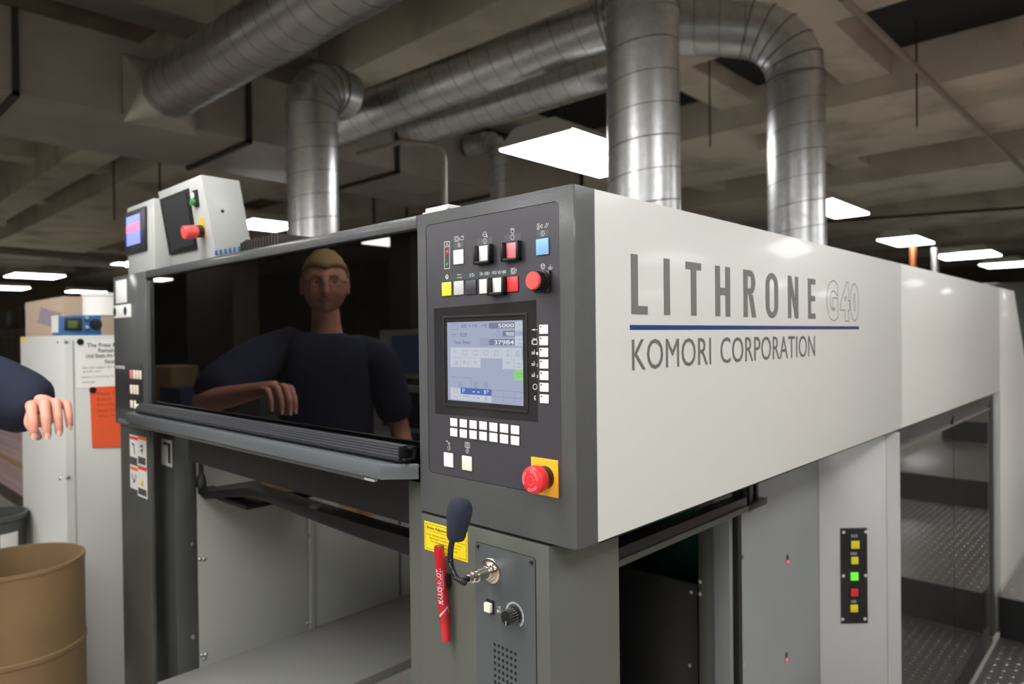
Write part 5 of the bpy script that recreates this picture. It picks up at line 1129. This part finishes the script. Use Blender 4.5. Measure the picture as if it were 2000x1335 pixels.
per = thing('person', 'person in a navy t-shirt, left hand raised beside the press', 'person', (-1.78, -0.68, 0))
V = Vector
fdir = V((0.86, 0.50, 0)).normalized(); ldir = V((-fdir.y, fdir.x, 0))   # facing, and the person's left
pel = V((-1.78, -0.68, 1.02)); chest = V((-1.76, -0.67, 1.36)); neck = V((-1.735, -0.655, 1.572)); hd = V((-1.715, -0.64, 1.745))
lsh = neck+ldir*0.19+V((0, 0, -0.085)); rsh = neck-ldir*0.20+V((0, 0, -0.10))
elb = V((-1.835, -0.215, 1.325)); wri = V((-1.51, -0.28, 1.383)); hnd = V((-1.44, -0.29, 1.39))
relb = rsh+V((0.02, -0.08, -0.30)); rwri = relb+V((0.14, 0.05, -0.23))
torso = [(pel, (0.155, 0.12)), (pel+(chest-pel)*0.5, (0.15, 0.115)), (chest, (0.14, 0.11)), (neck+V((0, 0, -0.08)), (0.06, 0.06)), (neck, (0.056, 0.058)), (hd+V((0, 0, -0.06)), (0.055, 0.055))]
chains = [(torso, None),
          ([(lsh+ (neck-lsh)*0.3+V((0, 0, -0.03)), 0.045), (lsh+V((0, 0, -0.01)), 0.05), (lsh+(elb-lsh)*0.5, 0.046), (elb, 0.042), (elb+(wri-elb)*0.35, 0.043), (wri, (0.030, 0.024)), (hnd, (0.038, 0.018))], 3),
          ([(rsh+(neck-rsh)*0.3+V((0, 0, -0.03)), 0.045), (rsh+V((0, 0, -0.01)), 0.05), (relb, 0.042), (relb+(rwri-relb)*0.4, 0.040), (rwri, 0.027), (rwri+V((0.05, 0.02, -0.06)), (0.036, 0.02)), (rwri+V((0.07, 0.03, -0.13)), (0.03, 0.015))], 3),
          ([(pel+ldir*0.09+V((0, 0, -0.1)), 0.09), (pel+ldir*0.1+V((0.01, 0, -0.48)), 0.06), (pel+ldir*0.11+V((-0.01, 0, -0.86)), 0.042), (pel+ldir*0.11+fdir*0.12+V((0, 0, -0.94)), 0.035)], 0),
          ([(pel-ldir*0.09+V((0, 0, -0.1)), 0.09), (pel-ldir*0.1+V((0.01, 0, -0.48)), 0.06), (pel-ldir*0.11+V((-0.01, 0, -0.86)), 0.042), (pel-ldir*0.11+fdir*0.12+V((0, 0, -0.94)), 0.035)], 0)]
mbd = skin_obj('body', chains, M['skin'], per)
# hand: palm slab plus fingers, joined into the body mesh.  hdir points to the fingertips, hup out of the back of the hand, hsd towards the little finger (+y)
tocam = (C-wri).normalized()
hup = V((-0.08, -0.02, 1.0)).normalized(); hsd = V((0.12, 1.0, -0.02)).normalized(); hdir = hsd.cross(hup).normalized()
if hdir.x < 0: hdir = -hdir
W0 = wri+hdir*0.015
kn_off = [(-0.039, 0.082, -0.002), (-0.013, 0.090, 0.004), (0.012, 0.086, 0.003), (0.036, 0.074, -0.004)]   # index, middle, ring, little
fl_ = [(0.040, 0.024, 0.019), (0.044, 0.027, 0.021), (0.040, 0.025, 0.020), (0.030, 0.019, 0.016)]
fr_ = [0.0118, 0.0120, 0.0113, 0.0100]
hch = []
palm = []
down = V((0.12, 0.02, -1)).normalized()
for i, (sx, fx, ux) in enumerate(kn_off):
    kn_ = W0+hdir*fx+hsd*sx+hup*ux
    # proximal segment goes forward and down, the next ones nearly straight down
    spread = hsd*(sx*0.15)
    d1 = (hdir*0.42+down*0.95+spread).normalized(); d2 = (hdir*0.05+down*1.0+spread*0.5).normalized(); d3 = (hdir*-0.18+down*1.0).normalized()
    a = kn_+d1*fl_[i][0]; b = a+d2*fl_[i][1]; c = b+d3*fl_[i][2]; r = fr_[i]
    hch.append(([(W0+hdir*0.012+hsd*sx*0.55, 0.014), (W0+hdir*fx*0.6+hsd*sx*0.9+hup*ux*0.6, 0.0135), (kn_, r*1.22), (kn_+d1*fl_[i][0]*0.5, r*0.98), (a, r*1.02), (a+d2*fl_[i][1]*0.5, r*0.9), (b, r*0.9), (c, r*0.72)], None))
# thumb leaves the inner side of the palm near the wrist
tb0 = W0+hdir*0.02-hsd*0.028-hup*0.012
td1 = (hdir*0.6-hsd*0.35+down*0.7).normalized(); td2 = (hdir*0.5+hsd*0.35+down*0.8).normalized()
hch.append(([(W0+hdir*0.01-hsd*0.01, 0.016), (tb0, 0.016), (tb0+td1*0.045, 0.0125), (tb0+td1*0.045+td2*0.03, 0.0108), (tb0+td1*0.045+td2*0.055, 0.0085)], None))
mh = skin_obj('hand', hch, M['skin'], per)
bmx = bmesh.new(); bmx.from_mesh(mbd); bmx.from_mesh(mh)
g = MB().add([tuple(W0+hdir*a+hsd*b+hup*c) for a, b, c in ((-0.012, -0.024, 0.012), (-0.012, 0.022, 0.012), (0.085, 0.036, 0.006), (0.090, -0.036, 0.010), (-0.012, -0.026, -0.018), (-0.012, 0.022, -0.018), (0.070, 0.034, -0.022), (0.074, -0.034, -0.022))], [(0, 1, 2, 3), (7, 6, 5, 4), (0, 4, 5, 1), (1, 5, 6, 2), (2, 6, 7, 3), (3, 7, 4, 0)])
mpl = mesh_of('palm', g, [M['skin']]); bp2 = bmesh.new(); bp2.from_mesh(mpl); bmesh.ops.subdivide_edges(bp2, edges=bp2.edges, cuts=3, use_grid_fill=True)
for _ in range(4): bmesh.ops.smooth_vert(bp2, verts=bp2.verts, factor=0.5, use_axis_x=True, use_axis_y=True, use_axis_z=True)
for f in bp2.faces: f.smooth = True
bp2.to_mesh(mpl); bp2.free(); bmx.from_mesh(mpl)
# head, displaced icosphere merged into the same body mesh
bh = bmesh.new(); bmesh.ops.create_icosphere(bh, subdivisions=5, radius=1.0)
yawh = math.atan2(fdir.y, fdir.x); look = Matrix.Rotation(yawh, 3, 'Z') @ Matrix.Rotation(0.06, 3, 'Y')
def gb(d, c, w): return math.exp(-((d-c).length/w)**2)
for v in bh.verts:
    d = v.co.normalized(); p = V((d.x*0.098, d.y*0.083, d.z*0.120))
    if d.z < 0: p.x *= 1-0.10*(-d.z); p.y *= 1-0.18*(-d.z)**1.6
    if d.x > 0.2: p.x -= 0.006*max(0, 1-abs(d.y)/0.8)
    p += V((0.024, 0, -0.006))*gb(d, V((0.97, 0, -0.20)).normalized(), 0.13)      # nose tip
    p += V((0.012, 0, 0))*gb(d, V((0.99, 0, 0.02)).normalized(), 0.12)
    p += V((0.007, 0, 0))*gb(d, V((0.95, 0, 0.26)).normalized(), 0.3)             # brow
    for sg in (-1, 1): 
        p -= V((0.012, 0, 0))*gb(d, V((0.92, sg*0.36, 0.05)).normalized(), 0.17)  # sockets
        p += V((0.004, sg*0.004, 0))*gb(d, V((0.8, sg*0.5, -0.25)).normalized(), 0.25)
    p += V((0.007, 0, 0))*gb(d, V((0.90, 0, -0.46)).normalized(), 0.16)           # lips
    p -= V((0.005, 0, 0))*gb(d, V((0.90, 0, -0.475)).normalized(), 0.04)
    p += V((0.012, 0, -0.004))*gb(d, V((0.72, 0, -0.75)).normalized(), 0.25)      # chin
    v.co = hd+look @ p
for sg in (-1, 1):
    r_ = bmesh.ops.create_icosphere(bh, subdivisions=3, radius=1.0)
    for v in r_['verts']:
        d = v.co.copy(); rim = 0.004 if (d.x**2+d.z**2) > 0.55 else -0.003; p = V((-0.004+d.x*0.019, sg*(0.083+rim*0.6)+d.y*0.007+sg*0.004*(-d.x), -0.006+d.z*0.032)); v.co = hd+look @ p
for f in bh.faces: f.smooth = True
mhd = bpy.data.meshes.new('head'); bh.to_mesh(mhd); bh.free(); bmx.from_mesh(mhd)
mb_all = bpy.data.meshes.new('body'); bmx.to_mesh(mb_all); bmx.free(); mb_all.materials.append(M['skin'])
for p in mb_all.polygons: p.use_smooth = True; p.material_index = 0
body = obj('body', mb_all, M['skin'], per, 'bare skin of head, arms and hands')
def hp(x, y, z): return hd+look @ V((x, y, z))
for sg in (-1, 1):
    g = MB().lathe(hp(0.070, sg*0.031, 0.008), look @ V((1, 0, 0)), [(0, 0.011), (0.005, 0.0095), (0.008, 0.006), (0.009, 0.001)], 16); e = obj('eye', g, M['eye'], per)
    obj('iris', MB().lathe(hp(0.0785, sg*0.031, 0.008), look @ V((1, 0, 0)), [(0, 0.005), (0.001, 0.004), (0.0012, 0)], 12), M['iris'], e)
gl = MB()
for sg in (-1, 1):
    gl.sweep([hp(0.097, sg*(0.033+0.024*math.cos(w*math.pi/12)), 0.008+0.017*math.sin(w*math.pi/12)) for w in range(25)], 0.0012, 6)
    gl.sweep([hp(0.095, sg*0.057, 0.012), hp(0.06, sg*0.074, 0.012), hp(0.0, sg*0.084, 0.01)], 0.0014, 6)
gl.sweep([hp(0.098, -0.009, 0.012), hp(0.102, 0, 0.014), hp(0.098, 0.009, 0.012)], 0.0012, 6)
obj('glasses', gl, M['rust'], per, 'thin metal glasses')
obj('mouth', MB().sweep([hp(0.086, -0.024, -0.058), hp(0.0945, -0.010, -0.0555), hp(0.0955, 0.0, -0.0565), hp(0.0945, 0.010, -0.0555), hp(0.086, 0.024, -0.058)], [0.001, 0.004, 0.0042, 0.004, 0.001], 8), M['lip'], per, 'lips')
for sg in (-1, 1): obj('eyebrow', MB().sweep([hp(0.092, sg*0.014, 0.030), hp(0.091, sg*0.032, 0.035), hp(0.080, sg*0.052, 0.029)], [0.002, 0.003, 0.0015], 6), M['hair'], per)
bh = bmesh.new(); bmesh.ops.create_icosphere(bh, subdivisions=4, radius=1.0)
dele = []
for v in bh.verts:
    d = v.co.normalized(); line_ = 0.46 if d.x > 0.35 else (0.46-(0.35-d.x)*0.95)
    if d.z < max(-0.5, line_-0.02) : dele.append(v)
    nz = 0.004*math.sin(d.y*40+d.x*9)*math.cos(d.x*23); v.co = hd+look @ (V((d.x*(0.106+nz), d.y*(0.091+nz), d.z*(0.133+nz)))+V((0, 0, 0.002)))
bmesh.ops.delete(bh, geom=dele, context='VERTS')
r_ = bmesh.ops.extrude_face_region(bh, geom=bh.faces[:]); 
for v in [e for e in r_['geom'] if isinstance(e, bmesh.types.BMVert)]: v.co = hd+(v.co-hd)*0.9
bmesh.ops.recalc_face_normals(bh, faces=bh.faces)
for f in bh.faces: f.smooth = True
mhr = bpy.data.meshes.new('hair'); bh.to_mesh(mhr); bh.free(); mhr.materials.append(M['hair']); obj('hair', mhr, M['hair'], per, 'short sandy hair')
# nails
for i, (pts, _) in enumerate(hch[:4]):
    b, c = V(pts[6][0]), V(pts[7][0]); dd = (c-b).normalized(); out = (hdir-dd*hdir.dot(dd)).normalized(); rr = fr_[i]
    ctr = b+(c-b)*0.72+out*rr*0.66; sdn = dd.cross(out)
    g = MB(); vs2 = []
    for a in range(12): w = 2*math.pi*a/12; vs2.append(ctr+sdn*math.cos(w)*rr*0.55+dd*math.sin(w)*rr*0.75+out*(0.0016-0.0018*abs(math.cos(w))))
    g.add(vs2+[ctr+out*0.0026], [(a, (a+1) % 12, 12) for a in range(12)]); obj('finger_nail', g, M['nail'], per)
# clothes
hem = lsh+(elb-lsh)*0.78
shirt = skin_obj('tshirt', [([(pel+V((0, 0, -0.08)), (0.20, 0.16)), (pel+(chest-pel)*0.35, (0.195, 0.155)), (chest, (0.19, 0.145)), (neck+V((0, 0, -0.10)), (0.15, 0.12)), (neck+V((0, 0, -0.05)), (0.105, 0.10)), (neck+V((0, 0, 0.0)), (0.080, 0.078))], None),
                 ([(lsh+(neck-lsh)*0.35+V((0, 0, -0.005)), 0.085), (lsh+V((0, 0, 0.005)), 0.090), (lsh+(elb-lsh)*0.45+V((0.02, 0.0, 0.015)), 0.100), (hem+V((0.03, 0.0, 0.012)), 0.102), (lsh+(elb-lsh)*0.97+V((0.085, 0.0, 0.012)), 0.084)], 3),
                 ([(rsh+(neck-rsh)*0.35+V((0, 0, -0.012)), 0.080), (rsh, 0.082), (rsh+(relb-rsh)*0.55, 0.080), (rsh+(relb-rsh)*0.9, 0.076)], 3)], M['navy'], per)
obj('tshirt', shirt, M['navy'], per, 'navy crew-neck t-shirt')
jeans = skin_obj('jeans', [([(pel+V((0, 0, 0.02)), (0.165, 0.13)), (pel+V((0, 0, -0.08)), (0.17, 0.135))], None),
                 ([(pel+ldir*0.09+V((0, 0, -0.2)), 0.10), (pel+ldir*0.1+V((0.01, 0, -0.48)), 0.078), (pel+ldir*0.11+V((-0.01, 0, -0.92)), 0.065)], 1),
                 ([(pel-ldir*0.09+V((0, 0, -0.2)), 0.10), (pel-ldir*0.1+V((0.01, 0, -0.48)), 0.078), (pel-ldir*0.11+V((-0.01, 0, -0.92)), 0.065)], 1)], M['denim'], per)
obj('jeans', jeans, M['denim'], per, 'blue jeans')
for sg in (-1, 1):
    a = V((pel.x, pel.y, 0))+ldir*0.11*sg
    sh = skin_obj('shoe', [([(a-fdir*0.06+V((0, 0, 0.045)), (0.045, 0.042)), (a+fdir*0.05+V((0, 0, 0.042)), (0.047, 0.04)), (a+fdir*0.17+V((0, 0, 0.032)), (0.046, 0.03)), (a+fdir*0.20+V((0, 0, 0.03)), (0.035, 0.026))], None)], M['shoe'], per)
    obj('shoe', sh, M['shoe'], per)
for m in bpy.data.materials: m.use_backface_culling = False
